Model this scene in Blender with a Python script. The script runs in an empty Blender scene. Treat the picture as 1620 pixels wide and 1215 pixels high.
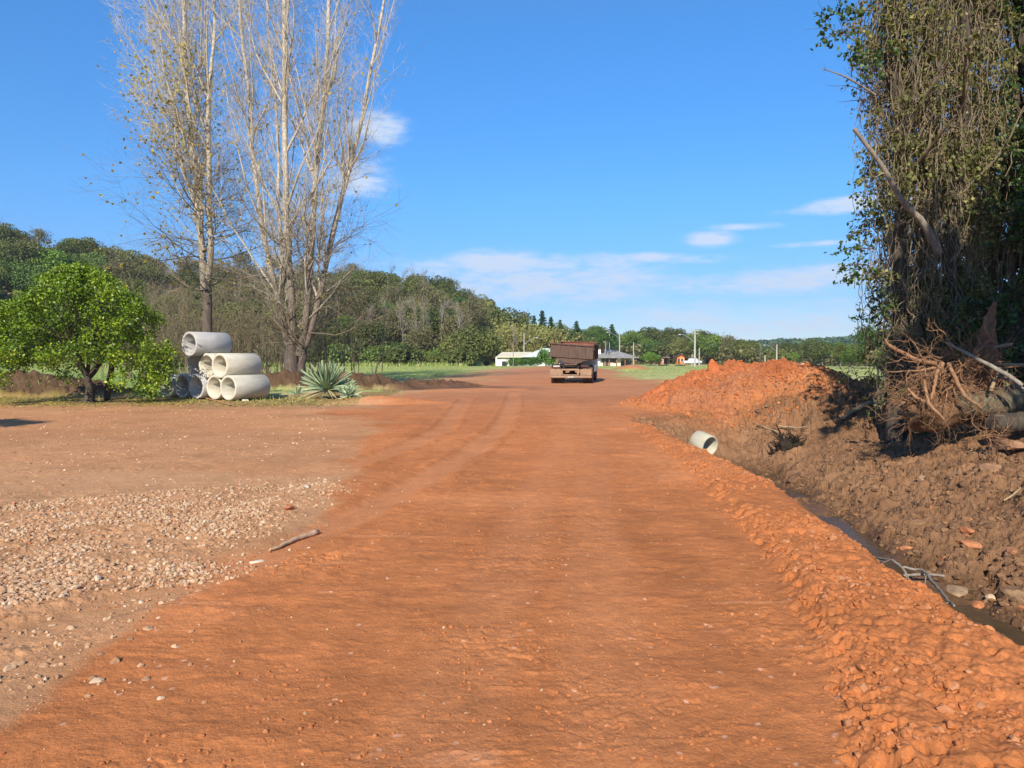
import bpy, math, random
import numpy as np
from math import radians, sin, cos, tan, pi, atan2

SC = bpy.context.scene
COL = SC.collection

# ------------------------------------------------------------------ camera
F = 1157.0                       # focal length in pixels of the 1620 px wide photograph
TH = radians(2.25)               # camera pitch below the horizon
CAMZ = 1.6
cd = bpy.data.cameras.new("camera")
cd.sensor_width = 36.0
cd.lens = 36.0 * F / 1620.0
cd.clip_start = 0.05
cd.clip_end = 9000.0
cam = bpy.data.objects.new("camera", cd)
cam.location = (0, 0, CAMZ)
cam.rotation_euler = (radians(90) - TH, 0, 0)
COL.objects.link(cam)
SC.camera = cam

# ------------------------------------------------------------------ exposure
SC.view_settings.view_transform = 'Standard'
SC.view_settings.look = 'None'
SC.view_settings.gamma = 1.0
SC.view_settings.exposure = 0.53
SC.cycles.max_bounces = 6
SC.cycles.diffuse_bounces = 3
SC.cycles.glossy_bounces = 2
SC.cycles.transmission_bounces = 3
SC.cycles.transparent_max_bounces = 4

# ------------------------------------------------------------------ sun + sky
SUN_EL = radians(32.5)
SUN_AZ = radians(14.0)           # direction the shadows run, clockwise from +Y (negative: to the left)
ld = bpy.data.lights.new("sun", 'SUN')
ld.energy = 5.0
ld.angle = radians(0.5)
ld.color = (1.0, 0.91, 0.76)
sun = bpy.data.objects.new("sun", ld)
sun.rotation_euler = (radians(90) - SUN_EL, 0, -SUN_AZ)     # lamp shines along -Z local
COL.objects.link(sun)
sun.location = (0, -30, 40)

W = bpy.data.worlds.new("World")
SC.world = W
W.use_nodes = True
wn = W.node_tree
wn.nodes.clear()
def WN(t, **k):
    n = wn.nodes.new(t)
    for a, b in k.items():
        setattr(n, a, b)
    return n
def wmath(op, a, b=None, c=None, clamp=False):
    n = WN('ShaderNodeMath', operation=op)
    n.use_clamp = clamp
    for i, v in enumerate((a, b, c)):
        if v is None: continue
        if isinstance(v, (int, float)): n.inputs[i].default_value = v
        else: wn.links.new(v, n.inputs[i])
    return n.outputs[0]
sky = WN('ShaderNodeTexSky', sky_type='NISHITA')
sky.sun_disc = False
sky.sun_elevation = SUN_EL
sky.sun_rotation = radians(180) + SUN_AZ
sky.air_density = 1.0
sky.dust_density = 0.0
sky.ozone_density = 2.2
sky.altitude = 500
tc = WN('ShaderNodeTexCoord')
sep = WN('ShaderNodeSeparateXYZ')
wn.links.new(tc.outputs['Generated'], sep.inputs[0])
az = wmath('ARCTAN2', sep.outputs[0], sep.outputs[1])
hyp = wmath('SQRT', wmath('ADD', wmath('MULTIPLY', sep.outputs[0], sep.outputs[0]), wmath('MULTIPLY', sep.outputs[1], sep.outputs[1])))
el = wmath('ARCTAN2', sep.outputs[2], hyp)
cv = WN('ShaderNodeCombineXYZ')
wn.links.new(wmath('MULTIPLY', az, 9.0), cv.inputs[0])
wn.links.new(wmath('MULTIPLY', el, 30.0), cv.inputs[1])
cn = WN('ShaderNodeTexNoise')
cn.inputs['Scale'].default_value = 1.0
cn.inputs['Detail'].default_value = 8.0
cn.inputs['Roughness'].default_value = 0.6
wn.links.new(cv.outputs[0], cn.inputs['Vector'])
cn2 = WN('ShaderNodeTexNoise')
cn2.inputs['Scale'].default_value = 3.1
cn2.inputs['Detail'].default_value = 8.0
cn2.inputs['Roughness'].default_value = 0.65
wn.links.new(cv.outputs[0], cn2.inputs['Vector'])
def pel(px, py):
    a = math.atan2(px - 810, F)
    return a, math.atan2(562 - py, math.hypot(F, px - 810))
# clouds: azimuth, elevation, radii, strength
blobs = [(700,425,75,17,.62),(790,417,90,20,.95),(880,418,90,17,.75),(960,415,75,13,.75),(1020,409,60,8,.8),(850,450,230,38,.80),(760,438,150,36,.65),
         (600,206,46,22,.95),(570,285,60,30,.75),(500,330,120,40,.35),(470,215,100,40,.3),
         (1122,380,36,12,.95),(1170,360,55,6,.65),(1110,412,60,8,.7),(1310,332,75,9,.75),(1350,322,60,11,.85),(1300,386,70,5,.55),
         (1150,452,130,22,.65),(1260,444,160,20,.85),(1380,440,120,18,.6),(1390,500,190,36,.55),(1080,505,300,34,.55),(1250,515,320,36,.60),
         (190,265,70,22,.22),(1050,436,60,9,.4),(2300,380,260,60,.8),(-500,300,200,50,.8)]
tot = None
for bx, by, rx, ry, s in blobs:
    a, e = pel(bx, by)
    da = wmath('MULTIPLY', wmath('SUBTRACT', az, a), F / rx * (1.0))
    de = wmath('MULTIPLY', wmath('SUBTRACT', el, e), F / ry)
    d2 = wmath('ADD', wmath('MULTIPLY', da, da), wmath('MULTIPLY', de, de))
    b = wmath('MULTIPLY', wmath('EXPONENT', wmath('MULTIPLY', d2, -0.8)), s)
    tot = b if tot is None else wmath('MAXIMUM', tot, b)
nz = wmath('ADD', wmath('MULTIPLY', wmath('SUBTRACT', cn.outputs[0], 0.5), 2.0), wmath('MULTIPLY', wmath('SUBTRACT', cn2.outputs[0], 0.5), 1.7))
dens = wmath('SUBTRACT', wmath('ADD', tot, wmath('MULTIPLY', nz, wmath('ADD', wmath('MULTIPLY', tot, 0.9), 0.12))), 0.17)
mr = WN('ShaderNodeMapRange', interpolation_type='SMOOTHSTEP')
wn.links.new(dens, mr.inputs[0])
mr.inputs[1].default_value = 0.0
mr.inputs[2].default_value = 0.75
hs = WN('ShaderNodeHueSaturation')
hs.inputs['Saturation'].default_value = 1.19
hs.inputs['Hue'].default_value = 0.502
hs.inputs['Value'].default_value = 1.14
crr = WN('ShaderNodeValToRGB')
e_ = crr.color_ramp.elements
e_[0].position = 0.0; e_[0].color = (.50, .60, .84, 1)
e_[1].position = 1.0; e_[1].color = (1.45, 1.45, 1.5, 1)
for p_, c_ in ((.12, (.58, .72, 1.0, 1)), (.35, (.85, 1.08, 1.32, 1)), (.7, (1.1, 1.35, 1.58, 1))):
    q_ = e_.new(p_); q_.color = c_
wn.links.new(wmath('MULTIPLY', el, 1.7, clamp=True), crr.inputs[0])
sm = WN('ShaderNodeMix', data_type='RGBA', blend_type='MULTIPLY')
sm.inputs[0].default_value = 1.0
wn.links.new(sky.outputs[0], sm.inputs[6]); wn.links.new(crr.outputs[0], sm.inputs[7])
wn.links.new(sm.outputs[2], hs.inputs['Color'])
mx = WN('ShaderNodeMix', data_type='RGBA')
wn.links.new(wmath('MULTIPLY', mr.outputs[0], 0.88), mx.inputs[0])
wn.links.new(hs.outputs[0], mx.inputs[6])
mx.inputs[7].default_value = (6.2, 7.2, 8.8, 1)
bg = WN('ShaderNodeBackground')
bg.inputs['Strength'].default_value = 0.078
wn.links.new(mx.outputs[2], bg.inputs['Color'])
wo = WN('ShaderNodeOutputWorld')
wn.links.new(bg.outputs[0], wo.inputs[0])

# ------------------------------------------------------------------ pixel <-> place helpers (design aid only)
def ray(px, py):
    cx = (px - 810) / F; cy = -(py - 607.5) / F
    return np.array([cx, cos(TH) + cy * sin(TH), -sin(TH) + cy * cos(TH)])
def at(px, py, D):
    r = ray(px, py); return np.array([0, 0, CAMZ]) + r * (D / r[1])
def gnd(px, py, z=0.0):
    r = ray(px, py); return np.array([0, 0, CAMZ]) + r * ((z - CAMZ) / r[2])

# ------------------------------------------------------------------ object helpers
def tag(o, label=None, cat=None, group=None, kind=None):
    if label: o['label'] = label
    if cat: o['category'] = cat
    if group: o['group'] = group
    if kind: o['kind'] = kind
    return o
def empty(name, loc, rz=0.0, label=None, cat=None, group=None):
    o = bpy.data.objects.new(name, None)
    o.location = tuple(float(v) for v in loc); o.rotation_euler = (0, 0, rz)
    o.empty_display_size = 0.3
    COL.objects.link(o)
    return tag(o, label, cat, group)
def copy_tree(o, parent=None):
    c = o.copy(); COL.objects.link(c); c.parent = parent
    for ch in list(o.children):
        copy_tree(ch, c)
    return c

class MB:
    """collects geometry as numpy blocks and links it as ONE mesh object"""
    def __init__(s):
        s.V = []; s.Fq = []; s.Ft = []; s.R = []; s.n = 0
    def add(s, V, Fc, rnd=None):
        V = np.asarray(V, float).reshape(-1, 3); Fc = np.asarray(Fc, int)
        s.V.append(V)
        (s.Fq if Fc.shape[1] == 4 else s.Ft).append(Fc + s.n)
        if rnd is None: rnd = np.full(len(V), 0.5)
        s.R.append(np.broadcast_to(np.asarray(rnd, float), (len(V),)))
        s.n += len(V)
    def box(s, c, d, rot=None, taper=1.0, rnd=None, bev=0.0):
        c = np.array(c, float); h = np.array(d, float) / 2
        if bev > 0:
            b = min(bev, h.min() * .9)
            V = []
            for sz in (-1, 1):
                for lv in ((h[2], b), (h[2] - b, 0)) if sz > 0 else ((h[2] - b, 0), (h[2], b)):
                    zz, inn = lv
                    t = taper if sz > 0 else 1.0
                    hx, hy = h[0] * t - inn, h[1] * t - inn
                    V.append([(-hx, -hy, 0), (hx, -hy, 0), (hx, hy, 0), (-hx, hy, 0), zz * sz])
            V = sorted(V, key=lambda q: q[4])
            P = np.array([(a[0], a[1], q[4]) for q in V for a in q[:4]])
            Fc = []
            for r in range(3):
                for k in range(4):
                    a = r * 4 + k; b2 = r * 4 + (k + 1) % 4
                    Fc.append((a, b2, b2 + 4, a + 4))
            Fc.append((3, 2, 1, 0)); Fc.append((12, 13, 14, 15))
        else:
            P = np.array([(x, y, z) for z in (-1, 1) for x, y in ((-1, -1), (1, -1), (1, 1), (-1, 1))], float) * h
            P[4:, :2] *= taper
            Fc = [(3, 2, 1, 0), (4, 5, 6, 7), (0, 1, 5, 4), (1, 2, 6, 5), (2, 3, 7, 6), (3, 0, 4, 7)]
        if rot is not None: P = P @ np.array(rot).T
        s.add(P + c, Fc, rnd)
    def build(s, name, mat, parent=None, smooth=False, sharp=None):
        V = np.concatenate(s.V) if s.V else np.zeros((0, 3))
        q = np.concatenate(s.Fq) if s.Fq else np.zeros((0, 4), int)
        t = np.concatenate(s.Ft) if s.Ft else np.zeros((0, 3), int)
        me = fastmesh(name, V, q, t, np.concatenate(s.R), smooth)
        me.materials.append(mat)
        o = bpy.data.objects.new(name, me)
        COL.objects.link(o)
        if parent is not None: o.parent = parent
        return o
def fastmesh(name, V, q, t, rnd=None, smooth=False):
    me = bpy.data.meshes.new(name)
    nl = q.size + t.size
    me.vertices.add(len(V)); me.vertices.foreach_set('co', np.ascontiguousarray(V, dtype=np.float32).ravel())
    me.loops.add(nl); me.loops.foreach_set('vertex_index', np.concatenate([q.ravel(), t.ravel()]).astype(np.int32))
    nf = len(q) + len(t)
    me.polygons.add(nf)
    ls = np.concatenate([np.arange(len(q)) * 4, q.size + np.arange(len(t)) * 3]).astype(np.int32)
    me.polygons.foreach_set('loop_start', ls)
    me.polygons.foreach_set('use_smooth', np.full(nf, smooth))
    me.update(calc_edges=True)
    if rnd is not None:
        a = me.attributes.new('rnd', 'FLOAT', 'POINT'); a.data.foreach_set('value', rnd.astype(np.float32))
    return me
def rotz(a): return np.array([[cos(a), -sin(a), 0], [sin(a), cos(a), 0], [0, 0, 1]])
def rotx(a): return np.array([[1, 0, 0], [0, cos(a), -sin(a)], [0, sin(a), cos(a)]])
def roty(a): return np.array([[cos(a), 0, sin(a)], [0, 1, 0], [-sin(a), 0, cos(a)]])
def norm(v): return v / np.maximum(np.linalg.norm(v, axis=-1, keepdims=True), 1e-9)

def tubes(mb, P, R, sides=4, rnd=None):
    """P (n,k,3) centre lines, R (n,k) radii"""
    P = np.asarray(P, float); R = np.asarray(R, float)
    if P.ndim == 2: P = P[None]; R = R[None]
    n, k, _ = P.shape
    T = norm(np.gradient(P, axis=1))
    ref = np.where(np.abs(T[:, :1, 2:3]) > .8, np.array([1., 0, 0]), np.array([0, 0, 1.]))
    N = norm(np.cross(T, np.broadcast_to(ref, T.shape))); B = np.cross(T, N)
    a = np.arange(sides) * 2 * pi / sides
    V = P[:, :, None] + R[:, :, None, None] * (np.cos(a)[None, None, :, None] * N[:, :, None] + np.sin(a)[None, None, :, None] * B[:, :, None])
    i = np.arange(n)[:, None, None] * k * sides; j = np.arange(k - 1)[None, :, None] * sides; m = np.arange(sides)[None, None]
    m2 = (m + 1) % sides
    Fc = np.stack([i + j + m, i + j + m2, i + j + sides + m2, i + j + sides + m], -1).reshape(-1, 4)
    if rnd is None: rr = None
    else: rr = np.repeat(np.asarray(rnd, float), k * sides)
    mb.add(V.reshape(-1, 3), Fc, rr)
    return mb

def grow(P, R, m, rng, t=(.2, 1), ang=(.5, .9), ln=(.3, .5), k=6, up=0.1, wig=.08, rr=.6, fall=.3, absl=None, minr=.002, bias=None, endr=.15):
    n, kp, _ = P.shape
    pi_ = np.repeat(np.arange(n), m)
    tt = rng.uniform(t[0], t[1], n * m)
    f = tt * (kp - 1); i0 = np.minimum(f.astype(int), kp - 2); fr = (f - i0)[:, None]
    A = P[pi_, i0]; Bq = P[pi_, i0 + 1]
    pos = A * (1 - fr) + Bq * fr; T = norm(Bq - A)
    r0 = R[pi_, i0] * (1 - fr[:, 0]) + R[pi_, i0 + 1] * fr[:, 0]
    rv = rng.normal(size=(n * m, 3))
    if bias is not None: rv = rv + np.array(bias)
    perp = norm(rv - (rv * T).sum(1, keepdims=True) * T)
    a = rng.uniform(ang[0], ang[1], n * m)[:, None]
    d = norm(np.cos(a) * T + np.sin(a) * perp)
    plen = np.linalg.norm(np.diff(P, axis=1), axis=2).sum(1)
    L = (plen[pi_] if absl is None else np.full(n * m, absl)) * rng.uniform(ln[0], ln[1], n * m) * (1 - fall * tt)
    out = np.zeros((n * m, k, 3)); out[:, 0] = pos
    st = (L / (k - 1))[:, None]
    for j in range(1, k):
        d = norm(d + np.array([0, 0, up]) + rng.normal(size=d.shape) * wig)
        out[:, j] = out[:, j - 1] + d * st
    Rr = np.maximum(r0 * rr, minr)[:, None] * np.linspace(1, endr, k)[None]
    return out, Rr

def leaves(mb, C, size, rng, N=None, asp=.45, rnd=None, nb=.5, hang=None):
    """leaf-sized rhombi; C (n,3)"""
    n = len(C)
    size = np.broadcast_to(size, (n,))[:, None] * rng.uniform(.65, 1.35, (n, 1))
    nn = rng.normal(size=(n, 3)); nn = norm(nn)
    if N is not None: nn = norm(nn * (1 - nb) + N * nb)
    u = rng.normal(size=(n, 3))
    if hang is not None: u = u + np.array(hang)
    u = norm(u - (u * nn).sum(1, keepdims=True) * nn); v = np.cross(nn, u)
    h = size / 2
    V = np.stack([C - u * h, C + v * h * asp * 2 * .5 - u * h * .1, C + u * h, C - v * h * asp * 2 * .5 - u * h * .1], 1)
    b = np.arange(n)[:, None] * 4
    if rnd is None: rnd = rng.uniform(0, 1, n)
    mb.add(V.reshape(-1, 3), b + np.array([[0, 1, 2, 3]]), np.repeat(np.broadcast_to(rnd, (n,)), 4))
    return mb

# numeric noise ------------------------------------------------------
def h2(ix, iy, s=0):
    ix = ix.astype(np.int64); iy = iy.astype(np.int64)
    n = (ix * 374761393 + iy * 668265263 + s * 2147483647 + 1442695) & 0xffffffff
    n = ((n ^ (n >> 13)) * 1274126177) & 0xffffffff
    n = n ^ (n >> 16)
    return (n & 0xffffff) / float(0xffffff)
def vnoise(x, y, s=0):
    ix = np.floor(x); iy = np.floor(y); fx = x - ix; fy = y - iy
    fx = fx * fx * fx * (fx * (fx * 6 - 15) + 10); fy = fy * fy * fy * (fy * (fy * 6 - 15) + 10)
    a = h2(ix, iy, s); b = h2(ix + 1, iy, s); c = h2(ix, iy + 1, s); d = h2(ix + 1, iy + 1, s)
    return ((a * (1 - fx) + b * fx) * (1 - fy) + (c * (1 - fx) + d * fx) * fy) * 2 - 1
def fbm(x, y, o=4, s=0, g=.5):
    t = 0; a = 1; n = 0
    for i in range(o):
        t = t + a * vnoise(x * 2 ** i + 17.3 * i, y * 2 ** i - 9.1 * i, s + i); n += a; a *= g
    return t / n
def lumps(x, y, cell, s=0, dens=.7):
    """height of scattered half-buried lumps, one at most per cell"""
    gx = x / cell; gy = y / cell
    ix = np.floor(gx); iy = np.floor(gy)
    out = np.zeros_like(x)
    for dx in (-1, 0, 1):
        for dy in (-1, 0, 1):
            cx = ix + dx; cy = iy + dy
            px = cx + h2(cx, cy, s + 1); py = cy + h2(cx, cy, s + 2)
            r = .2 + .45 * h2(cx, cy, s + 3) ** 1.5
            an = h2(cx, cy, s + 5) * 6.28; el_ = .6 + .4 * h2(cx, cy, s + 6)
            ux = (gx - px) * np.cos(an) + (gy - py) * np.sin(an); uy = -(gx - px) * np.sin(an) + (gy - py) * np.cos(an)
            q = (np.abs(ux) ** 2.4 + np.abs(uy / el_) ** 2.4) / r ** 2.4
            tl = (h2(cx, cy, s + 7) - .5) * ux + (h2(cx, cy, s + 8) - .5) * uy
            hh = np.where((q < 1) & (h2(cx, cy, s + 4) < dens), r * (1 - q) ** .45 * (.75 + tl), 0)
            out = np.maximum(out, hh)
    return out * cell
def sst(a, b, x):
    t = np.clip((x - a) / (b - a), 0, 1); return t * t * (3 - 2 * t)

# materials ----------------------------------------------------------
class NT:
    def __init__(s, name):
        s.m = bpy.data.materials.new(name); s.m.use_nodes = True; s.t = s.m.node_tree; s.t.nodes.clear()
        s.out = s.N('ShaderNodeOutputMaterial')
    def N(s, ty, **k):
        n = s.t.nodes.new(ty)
        for a, b in k.items(): setattr(n, a, b)
        return n
    def L(s, a, b): s.t.links.new(a, b)
    def noise(s, scale, detail=6, rough=.6, vec=None, dist=0):
        n = s.N('ShaderNodeTexNoise'); n.inputs['Scale'].default_value = scale; n.inputs['Detail'].default_value = detail
        n.inputs['Roughness'].default_value = rough; n.inputs['Distortion'].default_value = dist
        if vec is not None: s.L(vec, n.inputs['Vector'])
        return n.outputs[0]
    def coord(s, kind='Object', scale=(1, 1, 1)):
        c = s.N('ShaderNodeTexCoord'); m = s.N('ShaderNodeMapping'); m.inputs['Scale'].default_value = scale
        s.L(c.outputs[kind], m.inputs[0]); return m.outputs[0]
    def ramp(s, fac, stops):
        r = s.N('ShaderNodeValToRGB'); e = r.color_ramp.elements
        while len(e) > 1: e.remove(e[0])
        e[0].position = stops[0][0]; e[0].color = (*stops[0][1], 1)
        for p, c in stops[1:]:
            q = e.new(p); q.color = (*c, 1)
        s.L(fac, r.inputs[0]); return r.outputs[0]
    def mix(s, f, a, b, mode='MIX'):
        m = s.N('ShaderNodeMix', data_type='RGBA', blend_type=mode)
        for i, v in ((0, f), (6, a), (7, b)):
            if isinstance(v, (int, float)): m.inputs[i].default_value = v
            elif isinstance(v, tuple): m.inputs[i].default_value = (*v, 1)
            else: s.L(v, m.inputs[i])
        return m.outputs[2]
    def bsdf(s, col, rough=.8, bump=None, bs=.3, bd=.02, metal=0, spec=.3):
        b = s.N('ShaderNodeBsdfPrincipled')
        if isinstance(col, tuple): b.inputs['Base Color'].default_value = (*col, 1)
        else: s.L(col, b.inputs['Base Color'])
        if isinstance(rough, (int, float)): b.inputs['Roughness'].default_value = rough
        else: s.L(rough, b.inputs['Roughness'])
        b.inputs['Metallic'].default_value = metal
        b.inputs['Specular IOR Level'].default_value = spec
        if bump is not None:
            n = s.N('ShaderNodeBump'); n.inputs['Strength'].default_value = bs; n.inputs['Distance'].default_value = bd
            s.L(bump, n.inputs['Height']); s.L(n.outputs[0], b.inputs['Normal'])
        s.L(b.outputs[0], s.out.inputs[0]); return b

def leaf_mat(name, stops, transl=.3, rough=.5, spec=.3, objvar=.25):
    n = NT(name)
    a = n.N('ShaderNodeAttribute', attribute_name='rnd')
    col = n.ramp(a.outputs['Fac'], stops)
    oi = n.N('ShaderNodeObjectInfo')
    hsv = n.N('ShaderNodeHueSaturation')
    mm = n.N('ShaderNodeMapRange'); n.L(oi.outputs['Random'], mm.inputs[0]); mm.inputs[3].default_value = 1 - objvar; mm.inputs[4].default_value = 1 + objvar
    n.L(mm.outputs[0], hsv.inputs['Value'])
    m2 = n.N('ShaderNodeMath', operation='MULTIPLY_ADD'); n.L(oi.outputs['Random'], m2.inputs[0]); m2.inputs[1].default_value = -.03 * objvar / .25; m2.inputs[2].default_value = .515
    n.L(m2.outputs[0], hsv.inputs['Hue'])
    n.L(col, hsv.inputs['Color'])
    b = n.bsdf(hsv.outputs[0], rough, spec=spec)
    tr = n.N('ShaderNodeBsdfTranslucent')
    tcol = n.mix(1.0, hsv.outputs[0], (1.35, 1.25, .55), 'MULTIPLY')
    n.L(tcol, tr.inputs['Color'])
    ms = n.N('ShaderNodeMixShader'); ms.inputs[0].default_value = transl
    n.L(b.outputs[0], ms.inputs[1]); n.L(tr.outputs[0], ms.inputs[2]); n.L(ms.outputs[0], n.out.inputs[0])
    return n.m
def bark_mat(name, c1, c2, scale=(6, 6, 1.2), bd=.02, rough=.9):
    n = NT(name); v = n.coord('Object', scale)
    f = n.noise(3, 8, .65, v); g = n.noise(14, 5, .6, v)
    n.bsdf(n.ramp(f, [(.3, c1), (.7, c2)]), rough, g, .6, bd)
    return n.m
def plain_mat(name, c, rough=.7, var=.25, scale=3, bd=.005, metal=0, spec=.3):
    n = NT(name); v = n.coord('Object'); f = n.noise(scale, 8, .65, v); g = n.noise(scale * 8, 5, .6, v)
    a = tuple(x * (1 - var) for x in c); b = tuple(min(1, x * (1 + var)) for x in c)
    n.bsdf(n.ramp(f, [(.3, a), (.7, b)]), rough, g, .35, bd, metal, spec)
    return n.m
# ================================================================== TERRAIN
CREST = np.array([(-2200,430),(-1400,380),(-800,350),(-200,350),(0,350),(80,352),(130,362),(200,392),(260,398),(330,402),(400,402),(500,405),(590,406),(650,418),(700,432),(750,458),(800,488),(850,504),(900,512),
                  (950,518),(1000,522),(1050,520),(1090,515),(1150,525),(1200,540),(1260,548),(1350,550),(1600,545),(2400,540),(4000,500)], float)
HFOOT = 124.0
def px_of(x, y):
    return 810 + F * np.clip(x / np.maximum(y, 1e-3), -6, 6)
def hill(x, y):
    r = np.hypot(x, y); px = px_of(x, y)
    rows = np.interp(px, CREST[:, 0], CREST[:, 1])
    left = sst(790, 740, px)
    foot = 128 + (1 - left) * 44; rc = foot + 95
    cr = 1.6 + (562 - rows) / F * rc * (y / np.maximum(r, 1)) - 8.0 - 1.0 * left
    cr = np.maximum(cr, .3)
    t = np.clip((r - foot) / (rc - foot), 0, 1)
    h = cr * (t ** .85) * (1 - .45 * sst(rc + 10, rc + 260, r))
    h = h + fbm(x / 40, y / 40, 3, 91) * 3.0 * sst(foot + 8, foot + 40, r)
    return np.where(y > 5, h, h * sst(-80, 5, y)) * sst(-150, 0, y)
def ditch_cx(y): return np.interp(y, [-10, 2, 5, 7, 10, 14, 17, 20], [4.2, 4.2, 4.25, 4.45, 4.75, 5.15, 5.25, 5.6])
def edge_x(y):  return np.interp(y, [-5, 2, 4, 5.2, 6.2, 8.2, 10.5, 14.5, 18, 22], [2.7, 2.7, 2.78, 2.8, 2.9, 3.1, 3.2, 3.0, 3.3, 4.3])
def bump(x, y, cx, cy, rx, ry, h, p=1.3, a=0.0):
    dx = x - cx; dy = y - cy
    ux = dx * cos(a) + dy * sin(a); uy = -dx * sin(a) + dy * cos(a)
    q = np.sqrt((ux / rx) ** 2 + (uy / ry) ** 2)
    return h * np.clip(1 - q, 0, 1) ** p * (1 + .0 * q) + h * .12 * np.exp(-q * q * 2.5)
MOUNDS = [(7.0,22.8,3.6,3.6,1.02,.85,0),(5.4,22.4,2.2,3.0,.32,1.1,.3),(8.6,22.4,2.4,2.8,.62,.9,0),(10.3,21.0,3.0,2.6,.5,.9,0),(11.8,19.2,3.0,2.4,.42,1,.4),(7.6,19.6,3.6,2.6,.55,.8,0),(9.6,18.2,3.4,2.8,.42,.8,0)]
LEFT_HEAPS = [(-19.5,29.5,5.0,1.8,.85,.8,0),(-11.0,35.0,2.0,1.2,.85,.8,0),(-7.6,35.5,3.0,1.6,.75,.8,-.1),(-4.2,37.5,3.2,1.5,.32,.8,0)]
def mound_h(x, y):
    h = 0
    for m in MOUNDS: h = h + bump(x, y, *m)
    return h
def heaps_h(x, y):
    h = 0
    for m in LEFT_HEAPS: h = h + bump(x, y, *m)
    return h
def H(x, y):
    """coarse ground height"""
    x = np.asarray(x, float); y = np.asarray(y, float)
    r = np.hypot(x, y)
    z = .05 * fbm(x / 7, y / 7, 3, 3) * sst(3, 12, r) * (1 - sst(60, 100, r))
    z = z - .9 * sst(90, 190, r) * sst(-30, 20, y)
    cx = ditch_cx(y); ex = edge_x(y); s = x - cx
    w = fbm(x / 1.3, y / 1.3, 3, 55) * .22
    lf = sst(ex - .12, cx - .45, x + w * .4)
    bankt = np.clip((s - .35 + w) / 4.2, 0, 1)
    bank = -1.0 + (1.42 * (bankt ** .72) + .12 * fbm(x / .9, y / .9, 3, 66) * sst(0, .2, bankt) + .25 * fbm(x / 2.7, y / 2.7, 2, 67) * sst(0, .3, bankt))
    prof = np.where(s < .35 - w, -1.0 * lf + .15 * fbm(x / .5, y / .8, 3, 68) * lf, bank)
    far = np.clip((bank), None, .55)
    prof = np.where(s > 4.5, np.minimum(prof, .5), prof)
    fade = (1 - sst(15.8, 19.0, y + .6 * w)) * sst(-40, -10, y)
    rightfade = 1 - sst(9.5, 14, x) * .6
    z = z + prof * fade * rightfade
    # rough windrow on the shoulder of the road
    sh0 = np.interp(y, [0, 2.8, 3.7, 6, 10.4, 16], [1.2, 1.27, 1.58, 2.0, 2.43, 2.6])
    z = z + .10 * sst(sh0 - .05, sh0 + .25, x) * (1 - sst(ex - .25, ex + .15, x)) * (1 - sst(14, 19, y))
    z = z + mound_h(x, y) * (1 - .3 * sst(.6, 0, mound_h(x, y)))
    z = z + heaps_h(x, y)
    # small berm of red fill on the left edge of the road
    z = z + bump(x, y, -4.4, 24.3, 2.6, .8, .24, .8, -.1) + bump(x, y, -1.5, 33, 3.5, 1.0, .12, .9, .2)
    z = z + bump(x, y, 13.4, 82, 2.6, 3, .55, 1)
    z = z + hill(x, y)
    # far blue ridge
    px = px_of(x, y)
    z = z + np.where(y > 0, sst(520, 900, r) * (1 - sst(950, 1500, r)) * (np.interp(px, [1100, 1280, 1340, 1390, 1440, 1700, 2200], [6, 12, 14, 26, 38, 48, 50])) * .66, 0)
    return z
def Hs(x, y): return float(H(np.array([float(x)]), np.array([float(y)]))[0])

def poly_side(x, y, pts):
    """interpolated x of a boundary given as (px,py) picture points on the ground, minus x : >0 means x is left of it"""
    g = np.array([gnd(a, b)[:2] for a, b in pts]); g = g[np.argsort(g[:, 1])]
    return np.interp(y, g[:, 1], g[:, 0]) - x
LB = [(1900,6000)]  # unused
LEFT_B = [(-420,1500),(-150,1230),(60,1100),(200,985),(340,905),(440,850),(520,800),(540,765),(560,720),(600,690),(610,668),(500,655),(600,641),(640,625),(700,613),(770,603),(800,592),(852,581),(880,576)]
GRASS_L = [(560,628),(600,608),(640,602),(700,597),(770,585),(850,578.5),(880,575.5)]
GRASS_R = [(1075,606),(1040,600),(1000,599),(985,590),(1012,583),(1000,578),(980,574)]

def line_dist(x, y, pts, z=0):
    g = np.array([gnd(a, b)[:2] for a, b in pts]); best = np.full(x.shape, 1e9)
    for i in range(len(g) - 1):
        a = g[i]; d = g[i + 1] - a; L2 = d @ d
        t = np.clip(((x - a[0]) * d[0] + (y - a[1]) * d[1]) / L2, 0, 1)
        best = np.minimum(best, np.hypot(x - a[0] - t * d[0], y - a[1] - t * d[1]))
    return best

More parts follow.
